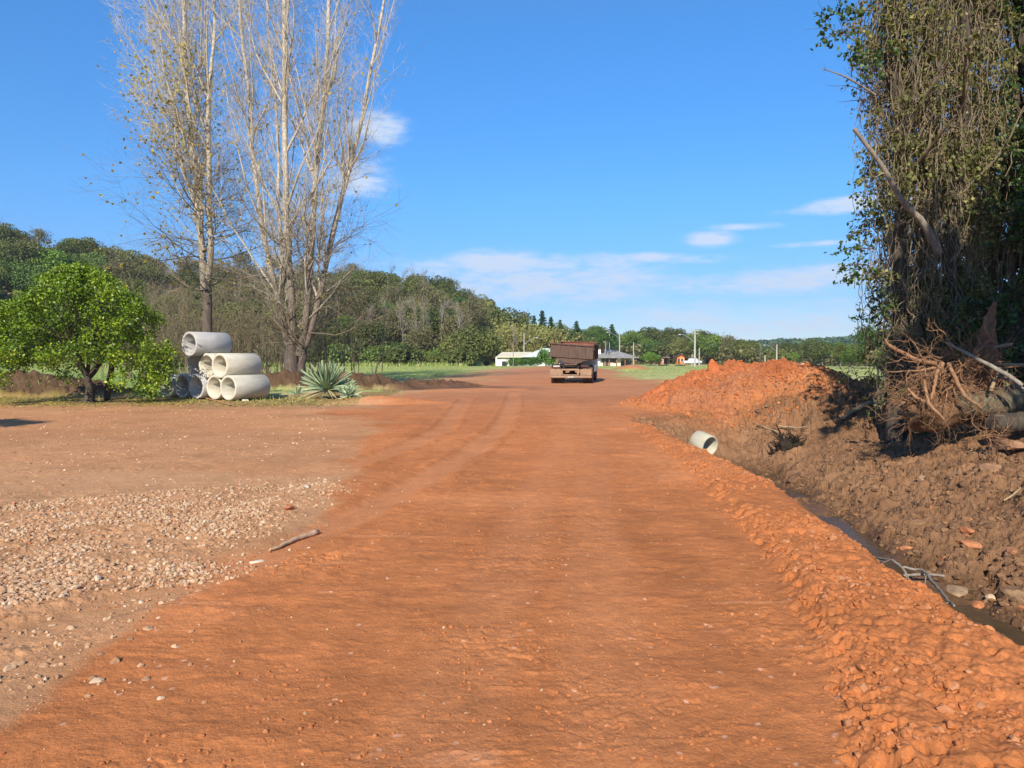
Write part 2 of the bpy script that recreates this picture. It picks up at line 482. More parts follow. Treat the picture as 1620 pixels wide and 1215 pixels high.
def terrain():
    # radii and azimuths of one polar sheet, fine where the photographer walked, coarse elsewhere
    r = [0.0, .4, .8, 1.2, 1.6]
    while r[-1] < 12: r.append(r[-1] * 1.0031)
    while r[-1] < 75: r.append(r[-1] * 1.0042)
    while r[-1] < 400: r.append(r[-1] * 1.013)
    while r[-1] < 6000: r.append(r[-1] * 1.06)
    r = np.array(r)
    fine = np.linspace(radians(-41), radians(41), 1120)
    coarse = np.linspace(radians(41), radians(319), 130)[1:-1]
    azs = np.concatenate([fine, coarse]); na = len(azs); nr = len(r)
    Rg, Ag = np.meshgrid(r, azs, indexing='ij')
    x = Rg * np.sin(Ag); y = Rg * np.cos(Ag)
    z = H(x, y)
    px = px_of(x, y)
    near = 1 - sst(25, 60, Rg)
    wob = fbm(x / 1.1, y / 1.1, 4, 11)
    wob2 = fbm(x / .35, y / .35, 3, 12)
    ex = edge_x(y); cx = ditch_cx(y)
    # ---------------- masks
    lsd = poly_side(x, y, LEFT_B)
    sc = np.clip(Rg / 12, .25, 3)
    m_left = sst(-.26, .26, lsd / sc + wob * .6 + wob2 * .28)                       # pale old dirt
    gl = poly_side(x, y, GRASS_L); gr = -poly_side(x, y, GRASS_R)
    m_gl = sst(-.6, .6, gl / sc + wob * 1.1 + wob2 * .5) * sst(30.0, 32.5, y + wob * 1.5 + np.where(x < -9, 2, -1))
    m_gr = sst(-.5, .5, gr / sc + wob * 1.0 + wob2 * .4) * sst(23, 26, y + wob)
    m_gr = np.maximum(m_gr, sst(10.2, 11.5, x + wob * .8) * sst(15, 17.5, y + wob))
    m_gr = m_gr * sst(.35, .08, mound_h(x, y) + .05 * wob2)
    hp = heaps_h(x, y)
    m_heap = sst(.05, .2, hp + .05 * wob)
    m_soil = np.maximum(m_heap, sst(0, 1, 1 - np.abs((y - (36 + wob * 1.5)) / 3.6)) * sst(-11, -8, x) * sst(2.5, -1.5, x + wob * 2) )
    m_grass = np.maximum(m_gl, m_gr) * (1 - m_soil)
    m_grass = np.where(y < 0, sst(12, 16, np.abs(x) + wob), m_grass)
    m_edge = sst(-.10, .12, (x - np.where(y > 14, np.minimum(ex, 3.0 + .0 * y), ex)) + .18 * wob + .1 * wob2) * sst(4, -1, x - 14)
    mh = mound_h(x, y)
    m_brown = m_edge * (1 - sst(17.5, 20.5, y + wob)) 
    m_redm = sst(.12, .4, mh + .1 * wob) * sst(19.6, 20.6, y + .9 * wob + .5 * wob2 - .25 * (x - 6.8))
    m_brown = np.maximum(m_brown, sst(9.5, 10.8, x + wob) * sst(.05, .3, mh) * sst(24, 22, y))
    m_brown = np.clip(m_brown * (1 - m_redm * sst(10.8, 8.8, x + wob)), 0, 1) * (1 - m_gr)
    sh0 = np.interp(y, [0, 2.8, 3.7, 6, 10.4, 16], [1.2, 1.27, 1.58, 2.0, 2.43, 2.6])
    m_sh = sst(sh0 - .02, sh0 + .10, x + .05 * wob2) * (1 - m_brown) * (1 - sst(15, 20, y)) * sst(4, 3.4, x)
    # gravel of broken stone on the left
    gvx = [(0,772),(0,1215),(330,1000),(470,850),(500,790),(440,757),(330,770),(180,790)]
    g = np.array([gnd(a, b)[:2] for a, b in [(-500,760),(-100,772),(120,780),(330,762),(480,760)]]); gi = np.argsort(g[:, 0])
    ytop = np.interp(x, g[gi, 0], g[gi, 1])
    m_grv = sst(.3, -.3, (y - ytop) / 1.2 + wob * .7) * sst(-.1, .5, lsd - .1 + wob * .5) * sst(1.0, 4.2, y)
    m_grv2 = sst(.5, -.5, ((x + 7.2) / 4.2) ** 2 + ((y - 12.0) / 2.6) ** 2 - 1 + wob) * .7 * m_left * (1 - m_grv)
    m_grv = np.clip(m_grv, 0, 1)
    # ---------------- fine relief
    vis = near
    flat = (1 - m_grass)
    ridge = vnoise(x * .9 + 3 * wob, y * 7.5 + .8 * wob2, 21)
    ridge2 = vnoise(x * 1.6 - 2 * wob, y * 15, 22)
    m_road = (1 - m_left) * (1 - m_brown) * (1 - m_grass) * (1 - m_soil)
    dz = 0
    patch = sst(-.25, .35, fbm(x / 1.7, y / 2.3, 3, 31))
    dz = dz + m_road * (1 - m_sh) * (np.clip(ridge - .35, 0, 1) * .010 + np.clip(ridge2 - .45, 0, 1) * .006 * patch + lumps(x * .16 + .02 * wob, y + .03 * wob2, .035, 600, .07) * .30 + lumps(x * .4 + .1 * y, y + .03 * wob2, .035, 610, .16) * .55 * patch) * sst(30, 12, Rg)
    L1 = lumps(x, y, .075, 100, .55); L2 = lumps(x, y, .16, 200, .55); L3 = lumps(x, y, .34, 300, .5); L4 = lumps(x, y, .8, 400, .4); L0 = lumps(x, y, .035, 500, .6)
    pr = sst(.12, .55, fbm(x / .8, y / .8, 3, 41))
    dz = dz + m_road * (1 - m_sh) * pr * (L0 * .30 + L1 * .26 + L2 * .05)
    dz = dz + m_road * (1 - m_sh) * (fbm(x / .28, y / .16, 5, 44, .6) * .010 + fbm(x / .9, y / .7, 4, 57) * .016 - sst(.06, .0, np.abs(fbm(x / .5, y / .22, 4, 58))) * .010 * pr)
    # clods: shoulder, bank, mound
    cr1 = fbm(x / .22, y / .22, 5, 45, .62); cr2 = np.abs(fbm(x / .5, y / .5, 5, 51, .6)); cr3 = fbm(x / .06, y / .06, 3, 52, .6)
    clump = sst(-.15, .35, fbm(x / .6, y / .6, 3, 53))
    cr3 = cr3 * sst(10, 5, Rg); clump2 = sst(.0, .3, fbm(x / .4, y / .4, 3, 59)); cr4 = np.abs(fbm(x / .13, y / .13, 4, 54, .7)) * (.35 + .65 * sst(11, 6, Rg)); dz = dz + m_sh * (L0 * .35 * clump + L1 * .38 * clump * clump2 + L2 * .14 * clump2 + cr1 * .035 + cr3 * .010 - cr2 * .04 - cr4 * .02) * (.6 + .5 * sst(8, 4, y))
    pn = sst(-.1, .4, fbm(x / .7, y / .7, 3, 620)); nearridge = np.exp(-((x - sh0 - .12) / .12) ** 2)
    pit1 = lumps(x, y, .075, 630, .20); pit2 = lumps(x * .8, y * 1.3, .14, 640, .24); pit3 = lumps(x, y, .24, 650, .22); pit4 = lumps(x, y, .09, 660, .5)
    fd = .4 + .6 * sst(10, 5, Rg)
    dz = dz - m_sh * (pit1 * 1.3 * fd + pit2 * 1.1 * pn + pit3 * .3 * pn * sst(8, 4, y) + pit4 * 1.9 * nearridge * fd)
    rb = np.clip(m_brown, 0, 1)
    dz = dz - rb * (pit2 * 1.8 + pit3 * 1.3 * pn + pit1 * 1.4 * fd)
    dz = dz - np.clip(np.maximum(m_redm, sst(.05, .3, mh)), 0, 1) * (pit3 * .9 + pit2 * .6 * pn)
    dz = dz + rb * (L1 * .3 * clump + L2 * .34 * clump + L3 * .22 * clump + L4 * .10 + cr1 * .13 + cr3 * .03 - cr2 * .12 - cr4 * .05 + fbm(x / 1.1, y / 1.1, 4, 46) * .10) * sst(.1, .5, np.abs(x - cx) + .3 * (y > 15))
    rm = np.clip(np.maximum(m_redm, sst(.05, .3, mh)), 0, 1)
    crag = fbm(x / .7, y / .7, 4, 47)
    dz = dz + rm * (L2 * .35 * clump + L3 * .35 * clump + L4 * .22 + crag * .16 + cr1 * .12 - cr2 * .12 - cr4 * .08 + cr3 * .03 + np.abs(fbm(x / 1.5, y / 1.5, 3, 48)) * -.22)
    dz = dz + sst(.05, .2, hp) * (L3 * .5 + L4 * .25 + crag * .15 + cr1 * .15 - cr2 * .12)
    dz = dz + m_grv * (L1 * .38 * clump + L0 * .4 + L2 * .12 * clump + cr1 * .012) + m_grv2 * (L1 * .2 + L0 * .25)
    dz = dz + m_left * (1 - m_grass) * (fbm(x / .4, y / .4, 4, 49) * .010 + pr * L1 * .25)
    dz = dz + m_grass * fbm(x / .5, y / .5, 3, 50) * .04
    # wheel tracks pressed into the red fill
    tr1 = line_dist(x, y, [(812,622),(806,650),(790,680),(745,715),(680,752),(620,785),(560,815),(470,855),(300,920),(0,1010)])
    tr2 = line_dist(x, y, [(735,632),(722,650),(700,680),(655,702),(600,720),(520,745),(420,780),(300,810)])
    tr3 = line_dist(x, y, [(905,640),(890,700),(850,790),(800,900),(740,1050),(650,1300)])
    tr4 = line_dist(x, y, [(925,640),(935,700),(940,790),(945,900),(960,1050),(1000,1300)])
    tr = np.maximum(sst(.30, .12, tr1 + .05 * wob2), sst(.30, .12, tr2 + .05 * wob2) * .9)
    trb = np.maximum(sst(.34, .14, tr3 + .06 * wob), sst(.34, .14, tr4 + .06 * wob)) * .5
    dz = dz * (1 - .85 * tr * (1 - m_sh)) - .03 * tr * (1 - m_brown)
    dz = dz * (1 - .5 * trb)
    rim = np.maximum(sst(.10, .02, np.abs(tr1 - .33)), sst(.10, .02, np.abs(tr2 - .33)))
    dz = dz + rim * .022 * (.5 + wob2) * m_road
    z = z + dz * (1 - sst(50, 75, Rg))
    global GRID
    GRID = (r, fine, z[:, :len(fine)])
    # ---------------- own colours of the soils (linear)
    c = lambda *v: np.array(v)[None, None, :]
    M = lambda a: a[..., None]
    n1 = fbm(x / 2.6, y / 1.6, 4, 61)[..., None]; n2 = fbm(x / .45, y / .35, 4, 62)[..., None]; n3 = fbm(x / .1, y / .09, 3, 63)[..., None]
    n4 = fbm(x / 9, y / 5, 3, 64)[..., None]
    red = c(.475, .176, .062) * (1 + .14 * n1 + .13 * n2 + .09 * n3)
    red = red + np.clip(n1 - .1, 0, 1) * c(.05, .045, .03) + np.clip(ridge2 * patch - .55, 0, 1)[..., None] * c(.25, .17, .11) * M(sst(14, 6, Rg))
    spk = (h2(np.floor(x / .022), np.floor(y / .022), 5) > .9965)[..., None] * M(sst(10, 5, Rg))
    red = red + spk * c(.22, .2, .17)
    lane = fbm(x * 2.6 + .5 * wob, y * .16, 4, 87) * sst(2.2, 4, Rg); red = red * (1 + .16 * M(lane))
    farred = c(.46, .20, .092) * (1 + .12 * n1 + .10 * n2)
    red = red * (1 - M(sst(15, 32, Rg + 3 * wob))) + farred * M(sst(15, 32, Rg + 3 * wob))
    oran = c(.425, .148, .050) * (1 + .12 * n1 + .15 * n2)
    red = red * (1 - M(m_sh * .45)) + oran * M(m_sh * .45)
    dust = c(.55, .25, .115) * (1 + .06 * n2)
    red = red * (1 - M(tr * .4 + trb * .4)) + dust * M(tr * .4 + trb * .4)
    brownband = sst(1.3, .2, np.abs(y - 26.5 - wob * 1.5 - .15 * x) / 2.6) * sst(5.5, 3, np.abs(x - .5)) * .35
    red = red * (1 - M(brownband)) + c(.30, .115, .052) * M(brownband)
    left = c(.48, .235, .108) * (1 + .16 * n1 + .12 * n2 + .10 * n3)
    pale = sst(0, .5, fbm(x / 5 + 4, y / 3, 3, 71) + .12)
    left = left * (1 - M(pale * .5)) + c(.55, .335, .18) * M(pale * .45)
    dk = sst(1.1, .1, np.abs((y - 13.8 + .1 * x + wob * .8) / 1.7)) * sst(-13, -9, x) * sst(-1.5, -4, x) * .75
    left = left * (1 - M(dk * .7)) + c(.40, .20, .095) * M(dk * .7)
    grv = c(.48, .26, .13) * (1 + .22 * n2 + .25 * n3)
    left = left * (1 - M(np.clip(m_grv * .75 + m_grv2 * .6, 0, 1))) + grv * M(np.clip(m_grv * .75 + m_grv2 * .6, 0, 1))
    lit = sst(21.5, 24.5, y + wob * 1.2) * (x < -5)
    litter = c(.30, .20, .095) * (1 + .35 * n3 + .3 * n2)
    mossy = sst(.05, .5, fbm(x / 1.4, y / 1.1, 3, 77) + .15)[..., None] * c(.20, .17, .045) + (1 - sst(.05, .5, fbm(x / 1.4, y / 1.1, 3, 77) + .15)[..., None]) * litter
    left = left * (1 - M(lit * .8)) + mossy * M(lit * .8)
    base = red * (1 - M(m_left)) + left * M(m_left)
    brn = c(.20, .110, .058) * (1 + .34 * n1 + .25 * n2 + .15 * n3) + np.clip(n4, 0, 1) * c(.05, .028, .014)
    wet = sst(.32, .0, z + 1.0) * rb
    brn = brn * (1 - .45 * M(wet))
    base = base * (1 - M(m_brown)) + brn * M(m_brown)
    rmc = c(.37, .122, .047) * (1 + .2 * n1 + .22 * n2)
    pat = np.clip(sst(-.1, .3, fbm(x / 1.6, y / 1.6, 4, 81) * 1.6 + .16 * (x - 7.2) - .12 * (y - 22)), 0, 1)
    rmc = rmc * (1 - M(pat * .55)) + c(.25, .118, .06) * M(pat * .8)
    base = base * (1 - M(m_redm)) + rmc * M(m_redm)
    soil = c(.085, .050, .032) * (1 + .3 * n2)
    base = base * (1 - M(m_soil * .9)) + soil * M(m_soil * .9)
    m_fh = sst(.03, .15, bump(x, y, 13.4, 82, 2.6, 3, .55, 1))
    base = base * 1
    m_grass = m_grass * (1 - m_fh)
    gg = c(.29, .36, .10) * (1 + .25 * n1 + .25 * n2)
    stubble = c(.44, .40, .20) * (1 + .15 * n2)
    gp = sst(-.3, .4, fbm(x / 14, y / 4, 4, 85) - .1 + .25 * sst(60, 30, Rg) + .25 * (x > 8))
    gg = gg * (1 - M(gp * .7)) + stubble * M(gp * .7)
    lushe = sst(20, 26, y) * sst(-9, -13, x) * sst(75, 50, y)
    gg = gg * (1 - M(lushe * .7)) + c(.14, .26, .05) * M(lushe * .7)
    base = base * (1 - M(m_grass)) + gg * M(m_grass)
    base = np.where(M(hill(x, y)) > .4, c(.05, .055, .025) * (1 + .3 * n4), base)
    base = np.where(M(Rg > 450), c(.035, .055, .03), base)
    base = np.clip(base, .01, .95)
    # ---------------- faces, split by what they are
    idx = np.arange(nr * na).reshape(nr, na)
    a = idx[:-1]; b = idx[1:]
    an = np.roll(a, -1, 1); bn = np.roll(b, -1, 1)
    Fq = np.stack([a, an, bn, b], -1)[..., ::-1]
    cxq = lambda m: (m[:-1])
    kind = np.zeros((nr - 1, na), int)                      # 0 ground
    kind[cxq(m_road + m_sh > .5)] = 1                       # dirt road
    kind[cxq(m_grass > .5)] = 2
    kind[cxq((m_brown > .5) & (y > -10))] = 3
    kind[cxq((mh > .12) & (m_gr < .5) & (y > 19) & (x > 2.5))] = 4
    for i, hpm in enumerate(LEFT_HEAPS):
        kind[cxq(bump(x, y, *hpm) > .14)] = 10 + i
    kind[cxq(hill(x, y) > .4)] = 5
    kind[cxq(Rg > 450)] = 6
    names = {0: 'ground', 1: 'dirt_road', 2: 'grass_field', 3: 'ditch_bank', 4: 'earth_mound', 5: 'hillside', 6: 'distant_hills', 10: 'soil_heap', 11: 'soil_heap', 12: 'soil_heap', 13: 'soil_heap'}
    V = np.stack([x, y, z], -1).reshape(-1, 3); Cc = base.reshape(-1, 3)
    rg = np.where(m_grass > .5, 1.0, 0.0).reshape(-1)
    wt = wet.reshape(-1)
    obs = {}
    for k, nm in names.items():
        fs = Fq[kind == k]
        if len(fs) == 0: continue
        used = np.zeros(len(V), bool); used[fs.ravel()] = True
        mp = np.cumsum(used) - 1
        me = fastmesh(nm, V[used], mp[fs], np.zeros((0, 3), int), None, k not in (3, 4))
        at_ = me.attributes.new('soil', 'FLOAT_COLOR', 'POINT')
        at_.data.foreach_set('color', np.concatenate([Cc[used], wt[used][:, None]], 1).astype(np.float32).ravel())
        me.materials.append(MAT['grassground'] if k in (2, 5, 6) else MAT['earth'])
        o = bpy.data.objects.new(nm, me); COL.objects.link(o); obs[k] = o
        if k < 4 or k in (5, 6): o['kind'] = 'structure'
    return obs

MAT = {}
def earth_mat(name, grassy=False):
    n = NT(name)
    a = n.N('ShaderNodeAttribute', attribute_name='soil')
    v = n.coord('Object')
    f1 = n.noise(9, 10, .7, v); f2 = n.noise(70, 6, .7, v); f3 = n.noise(1.3, 6, .6, v)
    c = n.mix(1.0, a.outputs['Color'], n.ramp(f1, [(.25, (.80, .80, .82)), (.75, (1.18, 1.17, 1.15))]), 'MULTIPLY')
    c = n.mix(1.0, c, n.ramp(f2, [(.25, (.74, .74, .76)), (.75, (1.24, 1.22, 1.20))]), 'MULTIPLY')
    c = n.mix(1.0, c, n.ramp(f3, [(.3, (.93, .92, .9)), (.7, (1.06, 1.06, 1.07))]), 'MULTIPLY')
    if grassy:
        vs = n.coord('Object', (1, .25, 1)); fs = n.noise(3.0, 8, .75, vs)
        c = n.mix(1.0, c, n.ramp(fs, [(.3, (.72, .76, .7)), (.7, (1.25, 1.2, 1.2))]), 'MULTIPLY')
    h = n.N('ShaderNodeMath', operation='MULTIPLY_ADD'); n.L(f1, h.inputs[0]); h.inputs[1].default_value = 1.6; n.L(f2, h.inputs[2])
    vo = n.N('ShaderNodeTexVoronoi', feature='F1'); vo.inputs['Scale'].default_value = 26; vo.inputs['Randomness'].default_value = 1
    dn_ = n.N('ShaderNodeMix', data_type='RGBA', blend_type='ADD'); dn_.inputs[0].default_value = .06; n.L(v, dn_.inputs[6])
    nn_ = n.N('ShaderNodeTexNoise'); nn_.inputs['Scale'].default_value = 40; nn_.inputs['Detail'].default_value = 4; n.L(v, nn_.inputs['Vector']); n.L(nn_.outputs[1], dn_.inputs[7]); n.L(dn_.outputs[2], vo.inputs['Vector'])
    h2_ = n.N('ShaderNodeMath', operation='MULTIPLY_ADD'); n.L(vo.outputs['Distance'], h2_.inputs[0]); h2_.inputs[1].default_value = -.4; n.L(h.outputs[0], h2_.inputs[2]); h = h2_
    rg = n.N('ShaderNodeMapRange'); n.L(a.outputs['Alpha'], rg.inputs[0]); rg.inputs[3].default_value = .93; rg.inputs[4].default_value = .45
    n.bsdf(c, rg.outputs[0], h.outputs[0], .55, .018, spec=.12)
    return n.m
MAT['earth'] = earth_mat('soil')
MAT['grassground'] = earth_mat('grass_ground', True)
TER = terrain()
tag(TER[4], 'big heap of red and brown dug earth beside the road in front of the field', 'earth heap')
tag(TER[10], 'long low dark soil heap under the left side of the citrus tree', 'soil heap')
tag(TER[11], 'dark soil heap between the concrete pipes and the right poplar trunk', 'soil heap')
tag(TER[12], 'dark brown soil heap right behind the agave', 'soil heap')
if 13 in TER: tag(TER[13], 'lowest dark soil ridge where the road meets the field, right of the agave', 'soil heap')

def ZT(x, y):
    r_, f_, z_ = GRID
    x = np.asarray(x, float); y = np.asarray(y, float)
    rr = np.hypot(x, y); aa = np.arctan2(x, y)
    fi = np.clip(np.interp(rr, r_, np.arange(len(r_))), 0, len(r_) - 1.001); fj = np.clip((aa - f_[0]) / (f_[1] - f_[0]), 0, len(f_) - 1.001)
    i = fi.astype(int); j = fj.astype(int); u = fi - i; v = fj - j
    return (z_[i, j] * (1 - u) + z_[i + 1, j] * u) * (1 - v) + (z_[i, j + 1] * (1 - u) + z_[i + 1, j + 1] * u) * v
def zt(x, y): return float(ZT(np.array([float(x)]), np.array([float(y)]))[0])

# water in the ditch
def water():
    ys = np.linspace(1.0, 16.6, 80); L = []; Rr = []
    for yy in ys:
        c = float(ditch_cx(yy)); L.append((c - 1.4, yy, -.985)); Rr.append((c + 1.1, yy, -.985))
    V = np.array(L + Rr); n = len(ys)
    Fq = np.array([(i, i + n, i + n + 1, i + 1) for i in range(n - 1)])
    n_ = NT('muddy_water'); v = n_.coord('Object'); f = n_.noise(6, 4, .5, v); g = n_.noise(1.2, 5, .6, v)
    b = n_.bsdf(n_.ramp(g, [(.3, (.06, .04, .022)), (.7, (.11, .07, .04))]), .22, f, .6, .03, spec=.06)
    mb = MB(); mb.add(V, Fq); o = mb.build('ditch_water', n_.m); o['kind'] = 'structure'
water()
# ================================================================== LOOSE CLODS, STONES, TUFTS (countless: stuff)
def ico(sub):
    import bmesh
    bm = bmesh.new(); bmesh.ops.create_icosphere(bm, subdivisions=sub, radius=1.0)
    V = np.array([v.co[:] for v in bm.verts]); Fc = np.array([[v.index for v in f.verts] for f in bm.faces]); bm.free()
    return V, Fc
ICO1 = ico(1); ICO2 = ico(2); ICO3 = ico(3)
def rockshape(base, rng, rough=.35, flat=.7):
    V = base[0].copy()
    for _ in range(9 if len(V) < 300 else 15):                               # planar cuts give broken faces
        n = norm(rng.normal(size=3)); d = rng.uniform(.5, .85)
        s = V @ n; V = V - np.maximum(s - d, 0)[:, None] * n
    V = V * (1 + rng.normal(size=(len(V), 1)) * rough * .12)
    return V * np.array([rng.uniform(.8, 1.25), rng.uniform(.7, 1.05), flat * rng.uniform(.75, 1.15)])
def scatter_rocks(name, mat, pts, size, rng, base=ICO1, label=None, sink=.25, flat=.7, zoff=0):
    n = len(pts); mb = MB()
    shapes = [rockshape(base, rng, flat=flat) for _ in range(10)]
    k = rng.integers(0, 10, n); a = rng.uniform(0, 2 * pi, n)
    z = ZT(pts[:, 0], pts[:, 1])
    for j in range(10):
        m = k == j
        if not m.any(): continue
        S = shapes[j][None] * size[m][:, None, None]
        ca, sa = np.cos(a[m])[:, None], np.sin(a[m])[:, None]
        X = S[..., 0] * ca - S[..., 1] * sa + pts[m, 0][:, None]; Y = S[..., 0] * sa + S[..., 1] * ca + pts[m, 1][:, None]
        Z = S[..., 2] + (z[m] + size[m] * (flat * .5 - sink) + zoff)[:, None]
        nv = S.shape[1]
        Fc = base[1][None] + (np.arange(m.sum()) * nv)[:, None, None]
        mb.add(np.stack([X, Y, Z], -1).reshape(-1, 3), Fc.reshape(-1, 3), np.repeat(rng.uniform(0, 1, m.sum()), nv))
    o = mb.build(name, mat); o['kind'] = 'stuff'
    if label: o['label'] = label
    return o
def rnd_stone_mat(name, stops, bd=.006, rough=.9):
    n = NT(name); a = n.N('ShaderNodeAttribute', attribute_name='rnd')
    v = n.coord('Object'); f = n.noise(25, 7, .7, v); g = n.noise(90, 4, .6, v)
    c = n.mix(1.0, n.ramp(a.outputs['Fac'], stops), n.ramp(f, [(.3, (.78, .78, .78)), (.7, (1.2, 1.2, 1.2))]), 'MULTIPLY')
    n.bsdf(c, rough, g, .5, bd, spec=.15); return n.m
MAT['redclod'] = rnd_stone_mat('red_clods', [(0, (.34, .12, .042)), (.7, (.42, .15, .054)), (1, (.42, .19, .09))])
MAT['brownclod'] = rnd_stone_mat('brown_clods', [(0, (.12, .066, .036)), (.75, (.22, .122, .064)), (.95, (.26, .145, .076)), (1, (.38, .15, .07))])
MAT['gravel'] = rnd_stone_mat('gravel', [(0, (.30, .16, .085)), (.3, (.40, .24, .135)), (.8, (.49, .325, .20)), (.98, (.56, .43, .30)), (1, (.42, .16, .08))])
rg = np.random.default_rng(7)
def polar_pts(n, r0, r1, a0, a1, rng, pw=1.0):
    r = r0 * (r1 / r0) ** (rng.uniform(0, 1, n) ** pw); a = rng.uniform(radians(a0), radians(a1), n)
    return np.stack([r * np.sin(a), r * np.cos(a)], -1)
# shoulder
def shoulder_x(y): return np.interp(y, [0, 2.8, 3.7, 6, 10.4, 16], [1.2, 1.27, 1.58, 2.0, 2.43, 2.6])
y = 1.8 * (17 / 1.8) ** rg.uniform(0, 1, 9000); u = rg.uniform(0, 1, 9000) ** .8
x = shoulder_x(y) + u * (edge_x(y) + .25 - shoulder_x(y)) + rg.normal(0, .06, 9000)
nf = fbm(x / .6, y / .6, 3, 53); keep = (nf > -.05) & (rg.uniform(0,1,9000) < .75)
p = np.stack([x, y], -1)[keep]; sz = .008 + .030 * rg.uniform(0, 1, len(p)) ** 4 + .004 * p[:, 1] ** .5 * rg.uniform(0, 1, len(p))
scatter_rocks('red_clods', MAT['redclod'], p, sz, rg, ICO1, 'loose red clods along the shoulder of the road', sink=.35)
p = p[::4]; scatter_rocks('red_clods', MAT['redclod'], p + .05, .012 + .032 * rg.uniform(0, 1, len(p)) ** 2.5, rg, ICO2, 'larger red clods along the shoulder of the road', sink=.3)
# road crumbs
p = polar_pts(7000, 2.2, 24, -36, 24, rg); m = (p[:, 0] < shoulder_x(p[:, 1])) & (fbm(p[:, 0] / .8, p[:, 1] / .8, 3, 41) > -.02)
p = p[m]; scatter_rocks('road_crumbs', MAT['redclod'], p, .003 + .014 * rg.uniform(0, 1, len(p)) ** 4 + .0005 * p[:, 1], rg, ICO1, 'red crumbs lying on the packed road')
# pale chips on road
p = polar_pts(230, 2.2, 16, -30, 16, rg); p = p[p[:, 0] < shoulder_x(p[:, 1])]
scatter_rocks('stone_chips', MAT['gravel'], p, .005 + .010 * rg.uniform(0, 1, len(p)) ** 2, rg, ICO1, 'pale stone chips pressed into the red road', sink=.35)
# bank
y = 2.5 * (20 / 2.5) ** rg.uniform(0, 1, 22000); x = ditch_cx(y) + .25 + rg.uniform(0, 6.5, 22000) ** 1.0
p = np.stack([x, y], -1); p = p[fbm(x / .6, y / .6, 3, 53) > -.2]
scatter_rocks('brown_clods', MAT['brownclod'], p, .014 + .05 * rg.uniform(0, 1, len(p)) ** 3, rg, ICO1, 'loose brown clods on the dug bank')
p = p[::6]; scatter_rocks('brown_clods', MAT['brownclod'], p + .07, .03 + .09 * rg.uniform(0, 1, len(p)) ** 3, rg, ICO2, 'larger brown clods on the dug bank', sink=.4)
# mound
p = np.stack([rg.uniform(3.2, 13, 7000), rg.uniform(18, 24.5, 7000)], -1); p = p[mound_h(p[:, 0], p[:, 1]) > .05]
scatter_rocks('mound_clods', MAT['redclod'], p[p[:, 0] < 8.8], .015 + .07 * rg.uniform(0, 1, (p[:, 0] < 8.8).sum()) ** 4, rg, ICO1, 'red clods lying on the earth heap')
q = p[p[:, 0] >= 8.2]; scatter_rocks('mound_clods', MAT['brownclod'], q, .015 + .07 * rg.uniform(0, 1, len(q)) ** 4, rg, ICO1, 'brown clods lying on the right of the earth heap')
# gravel
p = polar_pts(26000, 2.6, 14.5, -47, -2, rg, .8)
gb = np.array([gnd(a, b)[:2] for a, b in LEFT_B]); gb = gb[np.argsort(gb[:, 1])]
gt = np.array([gnd(a, b)[:2] for a, b in [(-500,760),(-100,775),(120,785),(330,765),(500,757)]]); gt = gt[np.argsort(gt[:, 0])]
wv = fbm(p[:, 0] / 1.1, p[:, 1] / 1.1, 4, 11)
inb = (np.interp(p[:, 1], gb[:, 1], gb[:, 0]) - p[:, 0] > -.15 + .5 * wv + rg.normal(0, .3, len(p)))
top = np.interp(p[:, 0], gt[:, 0], gt[:, 1]) - p[:, 1]
dn = np.where(top > 0, .15 + .65 * sst(.3, -.1, np.abs(fbm(p[:, 0] / .9, p[:, 1] / .9, 3, 71))) , .06 + .3 * sst(-1.2, 0, top))
p = p[inb & (rg.uniform(0, 1, len(p)) < dn)]
scatter_rocks('gravel', MAT['gravel'], p, (.005 + .018 * rg.uniform(0, 1, len(p)) ** 3) , rg, ICO1, 'broken pale stone spread on the left of the road', sink=.3, flat=.75)
p = p[::18]; scatter_rocks('gravel', MAT['gravel'], p + .05, .022 + .022 * rg.uniform(0, 1, len(p)) ** 2, rg, ICO2, 'larger pale stones spread on the left of the road', sink=.35, flat=.65)
p = polar_pts(21000, 5.6, 9.6, -43, -12, rg); wv = fbm(p[:, 0] / 1.1, p[:, 1] / 1.1, 4, 11)
inb = (np.interp(p[:, 1], gb[:, 1], gb[:, 0]) - p[:, 0] > .1 + .6 * wv + rg.normal(0, .2, len(p)))
top = np.interp(p[:, 0], gt[:, 0], gt[:, 1]) - p[:, 1] + .5 * wv; p = p[inb & (top > -.15) & (rg.uniform(0, 1, len(p)) < .12 + .88 * sst(-.15, .25, fbm(p[:, 0] / .9, p[:, 1] / .6, 4, 72)))]
scatter_rocks('gravel', MAT['gravel'], p, .010 + .020 * rg.uniform(0, 1, len(p)) ** 2, rg, ICO1, 'dense band of beige broken stone on the left', sink=.2, flat=.7)
p = polar_pts(2600, 12, 26, -42, -14, rg, .8); p = p[np.interp(p[:, 1], gb[:, 1], gb[:, 0]) - p[:, 0] > .2]
scatter_rocks('gravel', MAT['gravel'], p, .006 + .03 * rg.uniform(0, 1, len(p)) ** 4, rg, ICO1, 'small stones on the old pale dirt', sink=.3)
